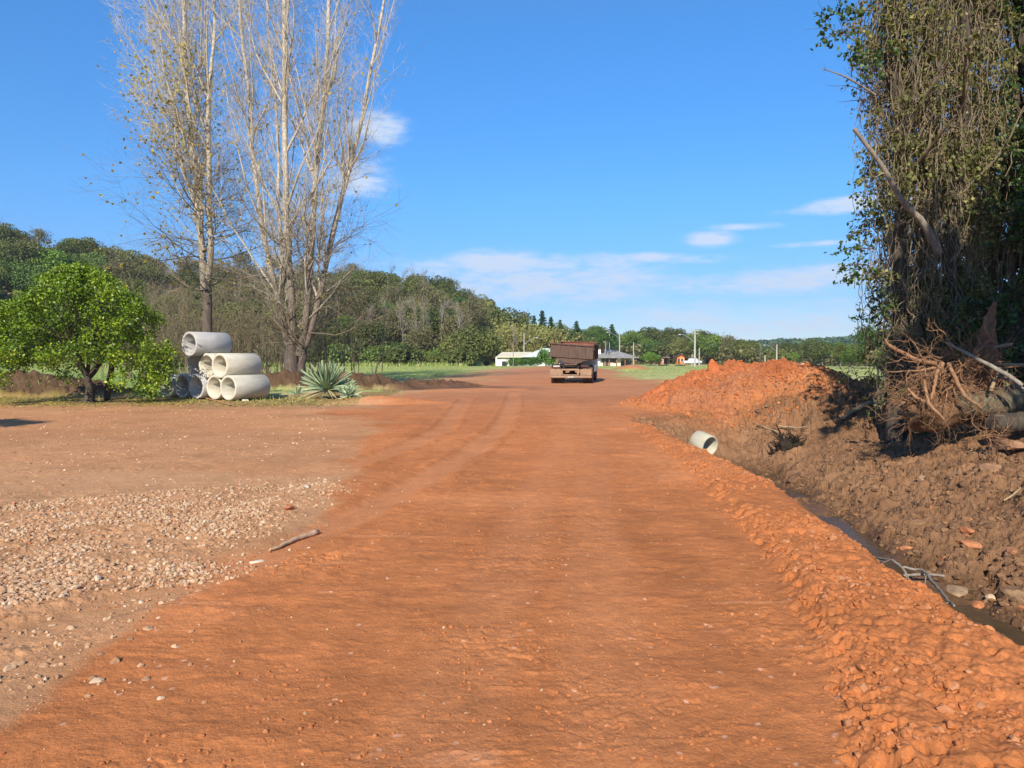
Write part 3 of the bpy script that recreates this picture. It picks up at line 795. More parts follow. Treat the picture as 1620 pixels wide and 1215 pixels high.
# fallen leaves under the citrus tree and the poplars
MAT['litter'] = leaf_mat('fallen_leaves', [(0, (.22, .13, .05)), (.5, (.40, .29, .10)), (.8, (.55, .42, .08)), (1, (.30, .30, .08))], .1, .7, .2, 0)
mb = MB(); n = 6500
p = np.stack([rg.uniform(-20, -5, n), rg.normal(25.3, 1.7, n)], -1); p = p[(p[:, 1] > 22.6 + .5 * wv[:1])]
C = np.stack([p[:, 0], p[:, 1], ZT(p[:, 0], p[:, 1]) + .012], -1)
leaves(mb, C, .075, rg, N=np.broadcast_to(np.array([0, 0, 1.]), C.shape), asp=.7, nb=.75)
o = mb.build('leaf_litter', MAT['litter']); o['kind'] = 'stuff'; o['label'] = 'fallen yellow and brown leaves below the citrus tree and poplars'
# grass blades of the field and the verge
MAT['grassblade'] = leaf_mat('grass_blades', [(0, (.19, .28, .05)), (.45, (.30, .36, .09)), (.8, (.46, .43, .19)), (1, (.54, .49, .26))], .25, .7, .2, 0)
def blades(mb, C, h, w, rng, lean=.35):
    n = len(C); a = rng.uniform(0, 2 * pi, n); hh = h * rng.uniform(.5, 1.4, n)
    t = np.stack([np.cos(a), np.sin(a), 0 * a], -1); l = rng.normal(size=(n, 3)) * lean; l[:, 2] = 1
    tip = C + norm(l) * hh[:, None]; mid = C + norm(l * np.array([.5, .5, 1])) * (hh * .55)[:, None]
    V = np.stack([C - t * w / 2, C + t * w / 2, mid + t * w * .35, tip, mid - t * w * .35], 1).reshape(-1, 3)
    b = np.arange(n)[:, None] * 5; r = rng.uniform(0, 1, n)
    mb.add(V, b + np.array([[0, 1, 2, 4]]), np.repeat(r, 5)); m = MB.__new__(MB)
    mb.Ft.append((b + np.array([[4, 2, 3]])) + mb.n - len(V))
def mask_grass(x, y):
    gl = poly_side(x, y, GRASS_L); gr_ = -poly_side(x, y, GRASS_R)
    return ((gl > .6) & (y > 32.5)) | ((gr_ > .3) & (y > 25) & (mound_h(x, y) < .05)) | ((x > 11.2) & (y > 17) & (mound_h(x, y) < .05))
mb = MB(); p = polar_pts(60000, 17, 118, -37, 37, rg, .75)
p = p[mask_grass(p[:, 0], p[:, 1]) & (heaps_h(p[:, 0], p[:, 1]) < .1)]
C = np.stack([p[:, 0], p[:, 1], ZT(p[:, 0], p[:, 1]) - .01], -1)
near = np.hypot(p[:, 0], p[:, 1])
for lo, hi, hh, ww in ((0, 40, .09, .018), (40, 70, .10, .035), (70, 130, .10, .07)):
    m = (near >= lo) & (near < hi); blades(mb, C[m], hh, ww, rg, .6)
o = mb.build('field_grass', MAT['grassblade']); o['kind'] = 'stuff'; o['label'] = 'short grass and stubble of the field'
mb = MB(); p = polar_pts(9000, 118, 131, -37, -3.4, rg); C = np.stack([p[:, 0], p[:, 1], ZT(p[:, 0], p[:, 1])], -1); blades(mb, C, .7, .12, rg, .4)
o = mb.build('tall_grass', MAT['grassblade']); o['kind'] = 'stuff'; o['label'] = 'tall grass at the far edge of the field below the forest'

# ================================================================== SINGLE ROCKS
def rock(name, x, y, size, col, label, seed, z=None, sc=(1, 1, 1), cat='rock', rough=.4):
    r = np.random.default_rng(seed); V = rockshape(ICO3, r, .0, .8) * size * np.array(sc)
    d = fbm(V[:, 0] / size * 2 + seed, V[:, 1] / size * 2 + V[:, 2] / size * 3, 4, seed) * size * .14 * rough / .4
    V = V * (1 + d / size)[:, None]; V = V @ rotz(r.uniform(0, 6.28)).T
    zz = zt(x, y) if z is None else z
    mb = MB(); mb.add(V, ICO3[1])
    o = mb.build(name, plain_mat(name + '_surface', col, .9, .3, 7, .01, spec=.15), smooth=False)
    o.location = (x, y, zz + size * sc[2] * .25); tag(o, label, cat); return o
def rock_px(name, px, py, zg, size, col, label, seed, sc=(1, 1, 1), **k):
    g = gnd(px, py, zg); rock(name, g[0], g[1], size, col, label, seed, sc=sc, **k)
rock_px('boulder', 1322, 835, -.75, .17, (.40, .20, .07), 'orange tan boulder lodged at the edge of the shoulder above the water', 3, (1.25, .8, .8))
rock_px('boulder', 1600, 905, -.62, .20, (.27, .165, .09), 'big brown boulder half buried in the bank at the right frame edge', 4, (1.3, .9, .85))
rock_px('rock', 1568, 766, -.35, .19, (.29, .165, .095), 'smooth brown rock alone halfway up the dug bank', 5, (1.3, .8, .75))
rock_px('rock', 1515, 938, -.95, .13, (.33, .22, .13), 'grey brown slab rock with a flat top beside the water', 6, (1.5, .9, .6))
rock_px('rock', 1550, 948, -.92, .11, (.46, .18, .08), 'red orange rock touching the grey slab rock by the water', 7, (1.1, .9, .8))
rock_px('rock', 1567, 942, -.9, .08, (.50, .36, .24), 'pale beige rock right of the red orange rock by the water', 8, (1, .8, 1.0))
rock_px('rock', 1530, 836, -.62, .09, (.43, .17, .075), 'small orange rock on the bank above its flat orange neighbour', 9, (1.2, .8, .8))
rock_px('rock', 1532, 862, -.7, .10, (.40, .17, .08), 'flat orange rock with a dark patch on the bank', 10, (1.6, .8, .6))
rock_px('rock', 1433, 862, -.85, .08, (.42, .17, .08), 'little red rock on the bank near the bend of the ditch', 11, (1.2, .9, .7))
rock_px('rock', 1460, 762, -.45, .12, (.28, .17, .10), 'tan rock with a pale flat face left of the smooth brown rock', 12, (1, .8, .9))
rock_px('rock', 1478, 935, -.72, .13, (.48, .19, .085), 'red slab broken from the shoulder edge under the dead branch', 13, (1.8, .9, .4))
rock_px('rock', 1590, 728, -.1, .26, (.30, .165, .095), 'wide brown rock near the top of the bank below the fallen trunk', 14, (1.5, .9, .6))
rock_px('rock', 1270, 632, .3, .09, (.45, .27, .17), 'pale pinkish stone lying on the brown slope of the earth heap', 15, (1.4, .6, .6))
rock_px('rock', 405, 884, 0, .05, (.62, .50, .38), 'pale flat stone on the red dirt below the stick', 16, (1.5, .8, .4))
rock_px('rock', 457, 808, 0, .055, (.40, .15, .08), 'reddish stone at the right end of the gravel patch', 17, (1.4, .9, .7))
rock_px('rock', 486, 770, 0, .06, (.42, .34, .26), 'grey stone at the upper right corner of the gravel patch', 18, (1.3, .9, .8))
g = at(1127, 568, 22.6)
rock('earth_clod', g[0], 22.6, .23, (.45, .135, .045), 'upright red clod standing on the peak of the earth heap', 21, z=zt(g[0], 22.6) - .12, sc=(1.0, .8, 1.7), cat='clod', rough=.8)
g = gnd(1215, 592, .8)
rock('earth_clod', g[0], 21.6, .36, (.18, .085, .045), 'dark brown lump of earth on the right flank of the earth heap', 22, z=zt(g[0], 21.6) + .08, sc=(1.3, .9, .9), cat='clod', rough=.9)
# concrete culvert
def pipe_mesh(mb, L, ro, ri, n=56, c=(0, 0, 0), lip=.012):
    a = np.arange(n) * 2 * pi / n; ca, sa = np.cos(a), np.sin(a)
    prof = [(0, ri + lip), (0, ro - lip), (lip, ro), (L - lip, ro), (L, ro - lip), (L, ri + lip), (L - lip, ri), (lip, ri)]
    V = np.array([(r * ca[i], yy, r * sa[i]) for yy, r in prof for i in range(n)]) + np.array(c)
    Fc = [(k * n + i, k * n + (i + 1) % n, ((k + 1) % 8) * n + (i + 1) % n, ((k + 1) % 8) * n + i) for k in range(8) for i in range(n)]
    mb.add(V, Fc)
def concrete(name, c, dirt=.4):
    n = NT(name); v = n.coord('Object'); oi = n.N('ShaderNodeObjectInfo')
    f = n.noise(2.2, 8, .65, v); g = n.noise(9, 6, .7, v); h = n.noise(60, 4, .6, v)
    v2 = n.coord('Object', (1, .35, 1)); st = n.noise(5, 6, .6, v2)
    col = n.ramp(f, [(.3, tuple(x * .86 for x in c)), (.55, c), (.75, tuple(min(1, x * 1.1) for x in c))])
    col = n.mix(1.0, col, n.ramp(st, [(.3, (.86, .85, .83)), (.6, (1.03, 1.03, 1.03))]), 'MULTIPLY')
    col = n.mix(n.ramp(g, [(.60, (0, 0, 0)), (.75, (dirt,) * 3)]), col, (.30, .22, .15))
    n.bsdf(col, .85, h, .35, .004, spec=.2); return n.m
mb = MB(); pipe_mesh(mb, .40, .235, .19)
cul = mb.build('culvert_pipe', concrete('culvert_concrete', (.46, .43, .34)), smooth=True)
gp = at(1132, 710, 15.2); cul.location = (gp[0], 15.6, gp[2]); cul.rotation_euler = (radians(12), 0, radians(30))
tag(cul, 'pale concrete culvert pipe poking out of the brown earth at the ditch head', 'culvert')
# ================================================================== TREES OF THE HILLSIDE
BARKS = {
 'grey': bark_mat('grey_bark', (.16, .13, .10), (.34, .30, .25)),
 'dark': bark_mat('dark_bark', (.035, .027, .02), (.10, .08, .06)),
 'poplar': bark_mat('poplar_bark', (.27, .22, .16), (.60, .53, .43), (5, 5, 2.2), .02),
 'poplarbase': bark_mat('poplar_trunk_bark', (.06, .045, .035), (.19, .145, .115), (5, 5, .9), .05),
 'vine': bark_mat('vine_stem', (.10, .075, .05), (.26, .20, .13), (8, 8, 2)),
 'root': bark_mat('root_wood', (.15, .075, .035), (.40, .22, .12), (8, 8, 2)),
 'straw': bark_mat('dry_wood', (.22, .15, .085), (.44, .33, .20), (8, 8, 2)),
}
LM = {
 'olive': leaf_mat('olive_leaves', [(0, (.05, .068, .018)), (.5, (.125, .15, .042)), (1, (.22, .235, .075))], .25, .6, .2),
 'green': leaf_mat('green_leaves', [(0, (.04, .08, .018)), (.5, (.105, .175, .038)), (1, (.18, .26, .06))], .25, .6, .2),
 'brown': leaf_mat('brownish_leaves', [(0, (.075, .075, .03)), (.5, (.155, .145, .062)), (1, (.25, .23, .11))], .2, .7, .15),
 'bright': leaf_mat('bright_leaves', [(0, (.08, .14, .02)), (.5, (.17, .28, .04)), (1, (.27, .38, .07))], .3, .6, .2, .1),
 'yellow': leaf_mat('yellow_green_leaves', [(0, (.17, .17, .04)), (.5, (.31, .31, .09)), (1, (.46, .42, .16))], .3, .6, .2, .1),
 'pine': leaf_mat('pine_needles', [(0, (.015, .045, .018)), (.5, (.035, .085, .028)), (1, (.07, .13, .045))], .1, .6, .2),
}
def crown(rng, w, h, nclump=26, nl=130, ls=.42, flat=.75, lean=0, low=.15):
    """crown centred over origin: leaf clumps spread on and in an uneven ellipsoid, z from 0 to h"""
    C = []; Nn = []; R_ = []
    for i in range(nclump):
        u = rng.uniform(-.55, 1); ph = rng.uniform(0, 2 * pi); rr = rng.uniform(.45, 1.0) ** .6
        s = math.sqrt(max(0, 1 - u * u)); cc = np.array([s * cos(ph) * w / 2 * rr, s * sin(ph) * w / 2 * rr, h * (low + (1 - low) * (.42 + .5 * u * rr))])
        cc = cc * .82 + np.array([0, 0, h * .05])
        cr = rng.uniform(.16, .30) * w
        n = int(nl * rng.uniform(.7, 1.3)); d = norm(rng.normal(size=(n, 3))); q = rng.uniform(.55, 1, n)[:, None] ** .5
        C.append(cc + d * q * cr * np.array([1, 1, flat])); Nn.append(norm(d + np.array([0, 0, .4])))
        R_.append(np.clip(rng.uniform(.2, .8) + rng.normal(0, .17, n), 0, 1))
    return np.concatenate(C), np.concatenate(Nn), np.concatenate(R_)
def trunk_tubes(mb, rng, h, r, fork=.45, nb=6, w=5, sides=6, bend=.05):
    P = np.zeros((1, 7, 3)); P[0, :, 2] = np.linspace(-.3, h, 7); P[0, 1:, :2] = np.cumsum(rng.normal(0, bend * h / 7, (6, 2)), 0)
    R = np.linspace(1, .45, 7)[None] * r; R[0, 0] *= 1.25
    tubes(mb, P, R, sides)
    B, RB = grow(P, R, nb, rng, (fork, 1), (.45, .9), (1, 1), 6, .12, .1, .55, 0, absl=w * .5)
    tubes(mb, B, RB, 4)
    return P, R, B, RB
def proto_tree(name, leafm, bark, w, h, ch, seed, nclump=26, nl=130, ls=.42, flat=.75, sides=5, twig=0):
    rng = np.random.default_rng(seed)
    root = empty(name, (0, -500 - seed, 0))
    mb = MB(); P, R, B, RB = trunk_tubes(mb, rng, h - ch * .45, .05 + h * .018, .5, 7, w, sides)
    if twig:
        T, RT = grow(B, RB, 6, rng, (.2, 1), (.3, .8), (.5, .9), 5, .1, .12, .5, .2); tubes(mb, T, RT, 3)
        T2, RT2 = grow(T, RT, 5, rng, (.2, 1), (.3, .8), (.4, .8), 4, .1, .12, .6, .2, minr=.012); tubes(mb, T2, RT2, 3)
    mb.build('trunk', bark, root)
    C, Nn, rr = crown(rng, w, ch, nclump, nl, ls, flat)
    mc = MB(); leaves(mc, C + np.array([P[0, -1, 0] * .6, P[0, -1, 1] * .6, h - ch]), ls, rng, Nn, .75, rr, .45)
    mc.build('crown', leafm, root)
    return root
def bare_tree(name, bark, h, seed, w=4, r=.12):
    rng = np.random.default_rng(seed); root = empty(name, (0, -600 - seed, 0)); mb = MB()
    P = np.zeros((1, 9, 3)); P[0, :, 2] = np.linspace(-.3, h, 9); P[0, 1:, :2] = np.cumsum(rng.normal(0, .02 * h, (8, 2)), 0)
    R = np.linspace(1, .2, 9)[None] * r; tubes(mb, P, R, 6); mb.build('trunk', bark, root)
    mb = MB(); B, RB = grow(P, R, 16, rng, (.35, 1), (.35, .8), (1, 1.3), 7, .08, .08, .5, .5, absl=w)
    tubes(mb, B, RB, 4); T, RT = grow(B, RB, 7, rng, (.2, 1), (.35, .8), (.35, .6), 5, .06, .12, .5, .2, minr=.02); tubes(mb, T, RT, 3)
    T2, RT2 = grow(T, RT, 4, rng, (.2, 1), (.35, .8), (.4, .7), 4, .05, .12, .6, .2, minr=.014); tubes(mb, T2, RT2, 3)
    mb.build('branches', bark, root); return root
def conifer(name, h, seed):
    rng = np.random.default_rng(seed); root = empty(name, (0, -700 - seed, 0)); mb = MB()
    P = np.array([[[0, 0, -.3], [0, 0, h * .5], [0.1, 0, h]]]); R = np.array([[.16, .1, .02]]); tubes(mb, P, R, 6); mb.build('trunk', BARKS['dark'], root)
    C = []; 
    for i in range(17):
        f = i / 17; zz = h * (.2 + .8 * f); rad = h * .22 * (1 - f) ** .8 + .1
        for k in range(8):
            a = rng.uniform(0, 2 * pi); n = int(55 * (1 - f) + 14); t = rng.uniform(0, 1, n)
            C.append(np.stack([np.cos(a) * t * rad, np.sin(a) * t * rad, zz - t * rad * .35 + 0 * t], -1) + rng.normal(0, .13 * rad / 1.5 + .05, (n, 3)))
    C = np.concatenate(C); mc = MB(); leaves(mc, C, .32, rng, None, .5); mc.build('crown', LM['pine'], root); return root

PROTO = {}
PROTO['olive'] = [proto_tree('broadleaf_tree', LM['olive'], BARKS['dark'], 8.5, 9.5, 7.8, s, 34, 230, .36, .7) for s in (1, 2, 3, 4)]
PROTO['green'] = [proto_tree('broadleaf_tree', LM['green'], BARKS['dark'], 8, 9, 7.6, s, 34, 230, .36, .7) for s in (5, 6, 7)]
PROTO['brown'] = [proto_tree('thin_tree', LM['brown'], BARKS['grey'], 7, 9.5, 8.0, s, 24, 120, .28, .8, twig=1) for s in (8, 9, 10)]
PROTO['bare'] = [bare_tree('bare_tree', BARKS['grey'], 10.5, s, 3.2, .15) for s in (11, 12)]
PROTO['pine'] = [conifer('conifer', 10, 14)]
PROTO['shrub'] = [proto_tree('shrub', LM['green'], BARKS['dark'], 5.2, 3.6, 3.5, s, 22, 110, .36, .8) for s in (15, 16)] + [proto_tree('shrub', LM['olive'], BARKS['dark'], 5.0, 3.2, 3.1, 17, 22, 110, .34, .8)]
USED = set()
def plant(kind, x, y, s, label, group, cat='tree', i=None, zs=None, z=None):
    L = PROTO[kind]; k = (i if i is not None else random.randrange(len(L))) % len(L); p = L[k]
    if p.name not in USED: o = p; USED.add(p.name)
    else: o = copy_tree(p)
    o.location = (float(x), float(y), (Hs(x, y) if z is None else z) - .2); o.rotation_euler = (0, 0, random.uniform(0, 6.28))
    o.scale = (s, s, s * (zs or random.uniform(.88, 1.15)))
    tag(o, label, cat, group)
    if group is None and 'group' in o: del o['group']
    return o
random.seed(5)
rt = np.random.default_rng(21)
def visible_px(x, y): p = 810 + F * x / y; return -70 < p < 1690
cnt = 0; placed = []
# the forest on the left hill: staggered rows across the slope
GL_OL = 'dark olive broadleaf tree in the dense forest on the left hillside'
GL_GR = 'green broadleaf tree in the dense forest on the left hillside'
GL_BR = 'brownish thin leaved tree in the forest on the left hillside'
GL_BA = 'bare grey tree standing among the forest on the left hillside'
for row, r in enumerate([131, 138, 145.5, 153.5, 162, 171, 180.5, 190, 200, 210, 221]):
    sp = 7.4 + row * .28
    a0 = radians(-36.5) + (row % 2) * sp / r / 2; a = a0
    while a < radians(0.5):
        aa = a + rt.normal(0, .2) * sp / r * .6; rr_ = r + rt.normal(0, 1.6); x = rr_ * sin(aa); y = rr_ * cos(aa); px = 810 + F * x / y
        a += sp / r
        if not visible_px(x, y): continue
        if px > 752 and rr_ < 168: continue
        mid = 1 - abs((px - 480) / 260); q = rt.uniform()
        f = fbm(np.array([x / 25.]), np.array([y / 25.]), 3, 9)[0]
        if px < 230: kind = 'olive' if q < .62 + .4 * f else ('green' if q < .93 else 'brown')
        elif px < 700:
            kind = 'brown' if q < .46 + f else ('olive' if q < .80 else ('green' if q < .9 else 'bare'))
        else: kind = 'olive' if q < .5 else ('green' if q < .8 else 'brown')
        lab, grp = {'olive': (GL_OL, 'olive trees of the left forest'), 'green': (GL_GR, 'green trees of the left forest'),
                    'brown': (GL_BR, 'brownish trees of the left forest'), 'bare': (GL_BA, 'bare trees of the left forest')}[kind]
        plant(kind, x, y, rt.uniform(.72, 1.12) * (1.0 if row < 10 else .9), lab, grp); cnt += 1
# shrubs at the foot of the hill
for i in range(42):
    px = -30 + i * 18.6 + rt.uniform(-9, 9); D = 124 + rt.uniform(-3, 5)
    x = (px - 810) / F * D
    plant('shrub', x, D, rt.uniform(.45, 1.35), 'leafy shrub at the foot of the left hill behind the field', 'shrubs at the foot of the left hill', 'shrub')
# right hand tree belt
GR1 = 'dark broadleaf tree in the far belt beyond the right field'; GR2 = 'green broadleaf tree in the far belt beyond the right field'
for row, r in enumerate([176, 185, 196, 208, 222, 238]):
    sp = 7.6 + row * .3; a = radians(-2.6) + (row % 2) * sp / r / 2
    while a < radians(31):
        aa = a + rt.normal(0, .15) * sp / r; rr_ = r + rt.normal(0, 1.6); x = rr_ * sin(aa); y = rr_ * cos(aa); px = 810 + F * x / y; a += sp / r
        if row == 0 and 930 < px < 1075: continue
        if row < 2 and 905 < px < 1000: continue
        if row > 3 and px > 1230: continue
        q = rt.uniform(); kind = 'olive' if q < .42 else ('green' if q < .86 else 'brown')
        if px > 1340 and row > 0: continue
        s = rt.uniform(.62, .9) * (.8 if px > 1190 else 1)
        if kind == 'brown': plant('brown', x, y, s, 'pale thin crowned tree in the far belt beyond the right field', 'thin trees of the right belt')
        else: plant(kind, x, y, s, GR1 if kind == 'olive' else GR2, 'trees of the right belt' if kind == 'olive' else 'green trees of the right belt')
# conifers and special trees, each found by its own look
def base_at(px, D): return ((px - 810) / F * D, D)
def plant_top(kind, px, pytop, D, label, i=0, wide=1.0, hproto=10.0, cat='tree', group=None):
    """plant so that the top reaches a height seen in the photo"""
    x, y = base_at(px, D); z0 = Hs(x, y); top = CAMZ + (562 - pytop) / F * D; s = max(.3, (top - z0) / hproto)
    o = plant(kind, x, y, s * wide, label, group, cat, i, zs=1 / wide); return o
for i, (px, pt, D, w) in enumerate([(857,488,178,1.0),(872,498,180,1),(886,503,182,.9),(912,505,178,1.1),(845,496,184,.9)]):
    plant_top('pine', px, pt, D, 'pointed dark green conifer above the yellow bamboo, in a row of five', 0, w, 10, 'conifer', 'row of pointed conifers')
plant_top('pine', 968, 510, 180, 'broad pointed conifer behind the grey roofed house', 0, 1.2, 10, 'conifer')
PROTO['bright'] = [proto_tree('tree', LM['bright'], BARKS['dark'], 8.5, 8.8, 8.0, 31, 30, 160, .42, .6)]
plant_top('bright', 80, 388, 150, 'bright yellow green tree standing out of the dark left forest above the citrus', 0, 1.1, 8.8)
plant_top('bright', 1253, 552, 172, 'bright green tree in the belt right of the last lamp pole', 0, 1.0, 8.8)
plant_top('bright', 1030, 553, 165, 'low bright green tree right of the grey roofed house', 0, 1.25, 8.8)
PROTO['yellow'] = [proto_tree('tree', LM['yellow'], BARKS['grey'], 5.0, 9.5, 6.5, 32, 16, 80, .40, .8, twig=1)]
plant_top('yellow', 762, 462, 196, 'tall thin yellowish tree on the skyline left of the conifers', 0, 1, 9.5)
plant_top('yellow', 776, 474, 192, 'shorter yellow tree just right of the tall thin yellowish one', 0, .9, 9.5)
PROTO['dark'] = [proto_tree('tree', LM['olive'], BARKS['dark'], 9.5, 9.0, 8.6, 33, 40, 170, .42, .8)]
plant_top('dark', 790, 478, 188, 'dark round tree on the skyline right of the yellow ones', 0, 1, 9)
plant_top('dark', 752, 508, 128, 'large dark round tree shading the left end of the white house', 0, 1.0, 9)
plant_top('dark', 722, 522, 127, 'large dark tree left of the one beside the white house', 0, .95, 9)
plant_top('dark', 892, 516, 166, 'dark olive tree directly behind the dump truck', 0, 1.0, 9)
plant_top('dark', 922, 528, 163, 'dark tree behind the right side of the truck and above the chimneyless roof', 0, .9, 9)
plant_top('green' if False else 'dark', 700, 432, 205, 'round topped tree highest at the right end of the hill skyline', 0, .6, 9)
# right clump at the edge of the field
PROTO['clump'] = [proto_tree('tree', LM['green'], BARKS['grey'], 6.0, 9.0, 8.2, s, 34, 150, .30, .8) for s in (35, 36)] + [proto_tree('tree', LM['olive'], BARKS['grey'], 5.6, 9.0, 8.4, 37, 34, 150, .28, .9)]
for px, pt, D, i, w, lab in [(1372,505,92,0,.85,'tallest loose crowned tree of the clump at the right edge of the field'),(1398,512,95,2,1.0,'olive tree behind the tallest one of the clump at the right edge of the field'),
      (1350,545,88,1,1.5,'low wide bright tree at the left foot of the right clump'),(1425,520,90,2,1.0,'tree of the right clump just left of the vine covered trees'),
      (1385,550,86,0,1.5,'low dense tree in front of the right clump'),(1455,528,92,1,1.1,'tree seen through the bare stems of the vine covered trees'),
      (1330,535,100,2,.8,'thin pale tree at the left edge of the right clump')]:
    plant_top('clump', px, pt, D, lab, i, w, 9)
for i, px in enumerate((1420, 1450, 1485, 1520, 1555, 1590, 1625)):
    plant_top('clump', px, 545 - 7 * (i % 3), 84 + 3 * (i % 2), 'green tree behind the uprooted stump beyond the right field', i, 1.3, 9, 'tree', 'trees behind the uprooted stump')
# bare pale trees with distinct trunks in front of the hill
for i, (px, pt, D) in enumerate([(638,483,131),(657,480,130),(673,485,132),(700,480,133),(722,492,129),(585,490,130),(610,478,146),(640,430,200),(655,428,202),(668,432,203),(684,440,205),(620,425,203)]):
    plant_top('bare', px, pt, D, 'pale bare trunked tree standing out against the hill right of the poplars', i, .9, 10.5, 'tree', 'pale bare trees against the hill')
plant_top('bare', 811, 519, 118, 'bare forked tree with a dark trunk in front of the white house', 0, .8, 10.5)
plant_top('bare', 1203, 545, 168, 'bare pale stump tree left of the last lamp pole', 1, .6, 10.5)
# bamboo thicket
def bamboo():
    rng = np.random.default_rng(40); root = empty('bamboo_clump', (0, -800, 0)); mb = MB(); n = 60
    P = np.zeros((n, 8, 3)); a = rng.uniform(0, 2 * pi, n); b0 = rng.normal(0, .6, (n, 2)); l = rng.uniform(.1, .5, n); h = rng.uniform(5, 8, n)
    t = np.linspace(0, 1, 8)
    P[..., 2] = h[:, None] * (t - .12 * t ** 3); P[..., 0] = b0[:, :1] + (np.cos(a) * l * h)[:, None] * t ** 2.2; P[..., 1] = b0[:, 1:] + (np.sin(a) * l * h)[:, None] * t ** 2.2
    tubes(mb, P, np.linspace(.05, .015, 8)[None] * np.ones((n, 1)), 3); mb.build('stems', BARKS['straw'], root)
    k = 38; ii = np.repeat(np.arange(n), k); tt = rng.uniform(.3, 1, n * k) * 7; i0 = np.minimum(tt.astype(int), 6); f = (tt - i0)[:, None]
    C = P[ii, i0] * (1 - f) + P[ii, i0 + 1] * f + rng.normal(0, .28, (n * k, 3)); mc = MB(); leaves(mc, C, .55, rng, None, .35, hang=(0, 0, -1.0)); mc.build('foliage', LM['yellow'], root)
    return root
bb = bamboo()
spots = [(806,512),(820,510),(834,514),(848,516),(862,519),(876,521),(890,523),(812,520),(840,524)]
for i, (px, pt) in enumerate(spots):
    D = 163 + (i % 3) * 4; x, y = base_at(px, D); z0 = Hs(x, y); top = CAMZ + (562 - pt) / F * D; s = (top - z0) / 7.0
    o = bb if i == 0 else copy_tree(bb); o.location = (x, y, z0 - .1); o.scale = (s * 1.1, s * 1.1, s); o.rotation_euler = (0, 0, i * 1.3)
    tag(o, 'yellow green bamboo clump on the slope behind the white house', 'bamboo', 'bamboo clumps behind the white house')
# palm beside the grey roofed house
def palm():
    rng = np.random.default_rng(50); x, y = base_at(957, 150); z0 = Hs(x, y); root = empty('palm_tree', (x, y, z0), label='slender palm standing behind the truck at the end of the grey roof', cat='palm')
    mb = MB(); tubes(mb, np.array([[[0, 0, -.3], [.1, 0, 2.5], [.15, 0, 5.6]]]), np.array([[.17, .13, .10]]), 8); mb.build('trunk', BARKS['grey'], root)
    mb = MB(); n = 16
    for i in range(n):
        a = i * 2.4; e = rng.uniform(.2, 1.2); t = np.linspace(0, 1, 7); L = rng.uniform(1.8, 2.4)
        P = np.stack([.15 + cos(a) * L * t * cos(e * .6), sin(a) * L * t * cos(e * .6), 5.6 + L * (sin(e) * t - .9 * t ** 2)], -1)
        tubes(mb, P[None], np.linspace(.03, .01, 7)[None], 3)
        for k in range(24):
            q = rng.uniform(.15, 1); j = min(int(q * 6), 5); c = P[j] * (1 - (q * 6 - j)) + P[j + 1] * (q * 6 - j)
            leaves(mb, (c + rng.normal(0, .1, 3))[None], .6, rng, None, .25, hang=(0, 0, -1.5))
    mb.build('fronds', LM['green'], root)
palm()
# countless undergrowth that closes the gaps of the forest floor
def undergrowth():
    rng = np.random.default_rng(60); mb = MB(); n = 52000
    r = rng.uniform(127, 232, n); a = np.radians(rng.uniform(-37, 2, n)); x = r * np.sin(a); y = r * np.cos(a)
    x2 = rng.uniform(174, 240, 17000); a2 = np.radians(rng.uniform(-1, 36, 17000)); x = np.concatenate([x, x2 * np.sin(a2)]); y = np.concatenate([y, x2 * np.cos(a2)])
    kk = ~((px_of(x, y) > 750) & (np.hypot(x, y) < 170)); x = x[kk]; y = y[kk]
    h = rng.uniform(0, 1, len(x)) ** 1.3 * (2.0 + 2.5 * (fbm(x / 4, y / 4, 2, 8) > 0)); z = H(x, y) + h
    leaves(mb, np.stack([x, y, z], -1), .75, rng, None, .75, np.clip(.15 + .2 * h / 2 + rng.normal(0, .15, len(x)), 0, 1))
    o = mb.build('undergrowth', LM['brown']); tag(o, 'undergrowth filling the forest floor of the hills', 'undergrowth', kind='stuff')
    mb = MB(); n = 70000; r = rng.uniform(640, 960, n); a = np.radians(rng.uniform(12, 40, n)); x = r * np.sin(a); y = r * np.cos(a)
    z = H(x, y) + rng.uniform(0, 1, n) * (5 + 7 * (fbm(x / 9, y / 9, 2, 4) > .1)); leaves(mb, np.stack([x, y, z], -1), 2.6, rng, None, .8)
    o = mb.build('distant_forest', LM['pine']); tag(o, 'forest on the far blue ridge', 'forest', kind='stuff')
undergrowth()
# ================================================================== POPLARS
LM['poplar'] = leaf_mat('poplar_leaves', [(0, (.20, .15, .05)), (.4, (.42, .28, .05)), (.75, (.60, .42, .07)), (1, (.25, .28, .07))], .3, .6, .2, 0)
def poplar_bark():
    n = NT('poplar_stem_bark'); v = n.coord('Object', (5, 5, 2.2)); f = n.noise(3, 8, .7, v); g = n.noise(14, 5, .6, v)
    pale = n.ramp(f, [(.32, (.15, .12, .09)), (.46, (.40, .34, .26)), (.66, (.70, .64, .54))])
    old = n.ramp(f, [(.3, (.06, .045, .035)), (.5, (.15, .115, .085)), (.75, (.30, .24, .18))])
    sp_ = n.N('ShaderNodeSeparateXYZ'); c_ = n.N('ShaderNodeTexCoord'); n.L(c_.outputs['Object'], sp_.inputs[0])
    mr_ = n.N('ShaderNodeMapRange', interpolation_type='SMOOTHSTEP'); n.L(sp_.outputs[2], mr_.inputs[0]); mr_.inputs[1].default_value = 2.5; mr_.inputs[2].default_value = 10.5
    n.bsdf(n.mix(mr_.outputs[0], old, pale), .9, g, .7, .03); return n.m
PB = poplar_bark()
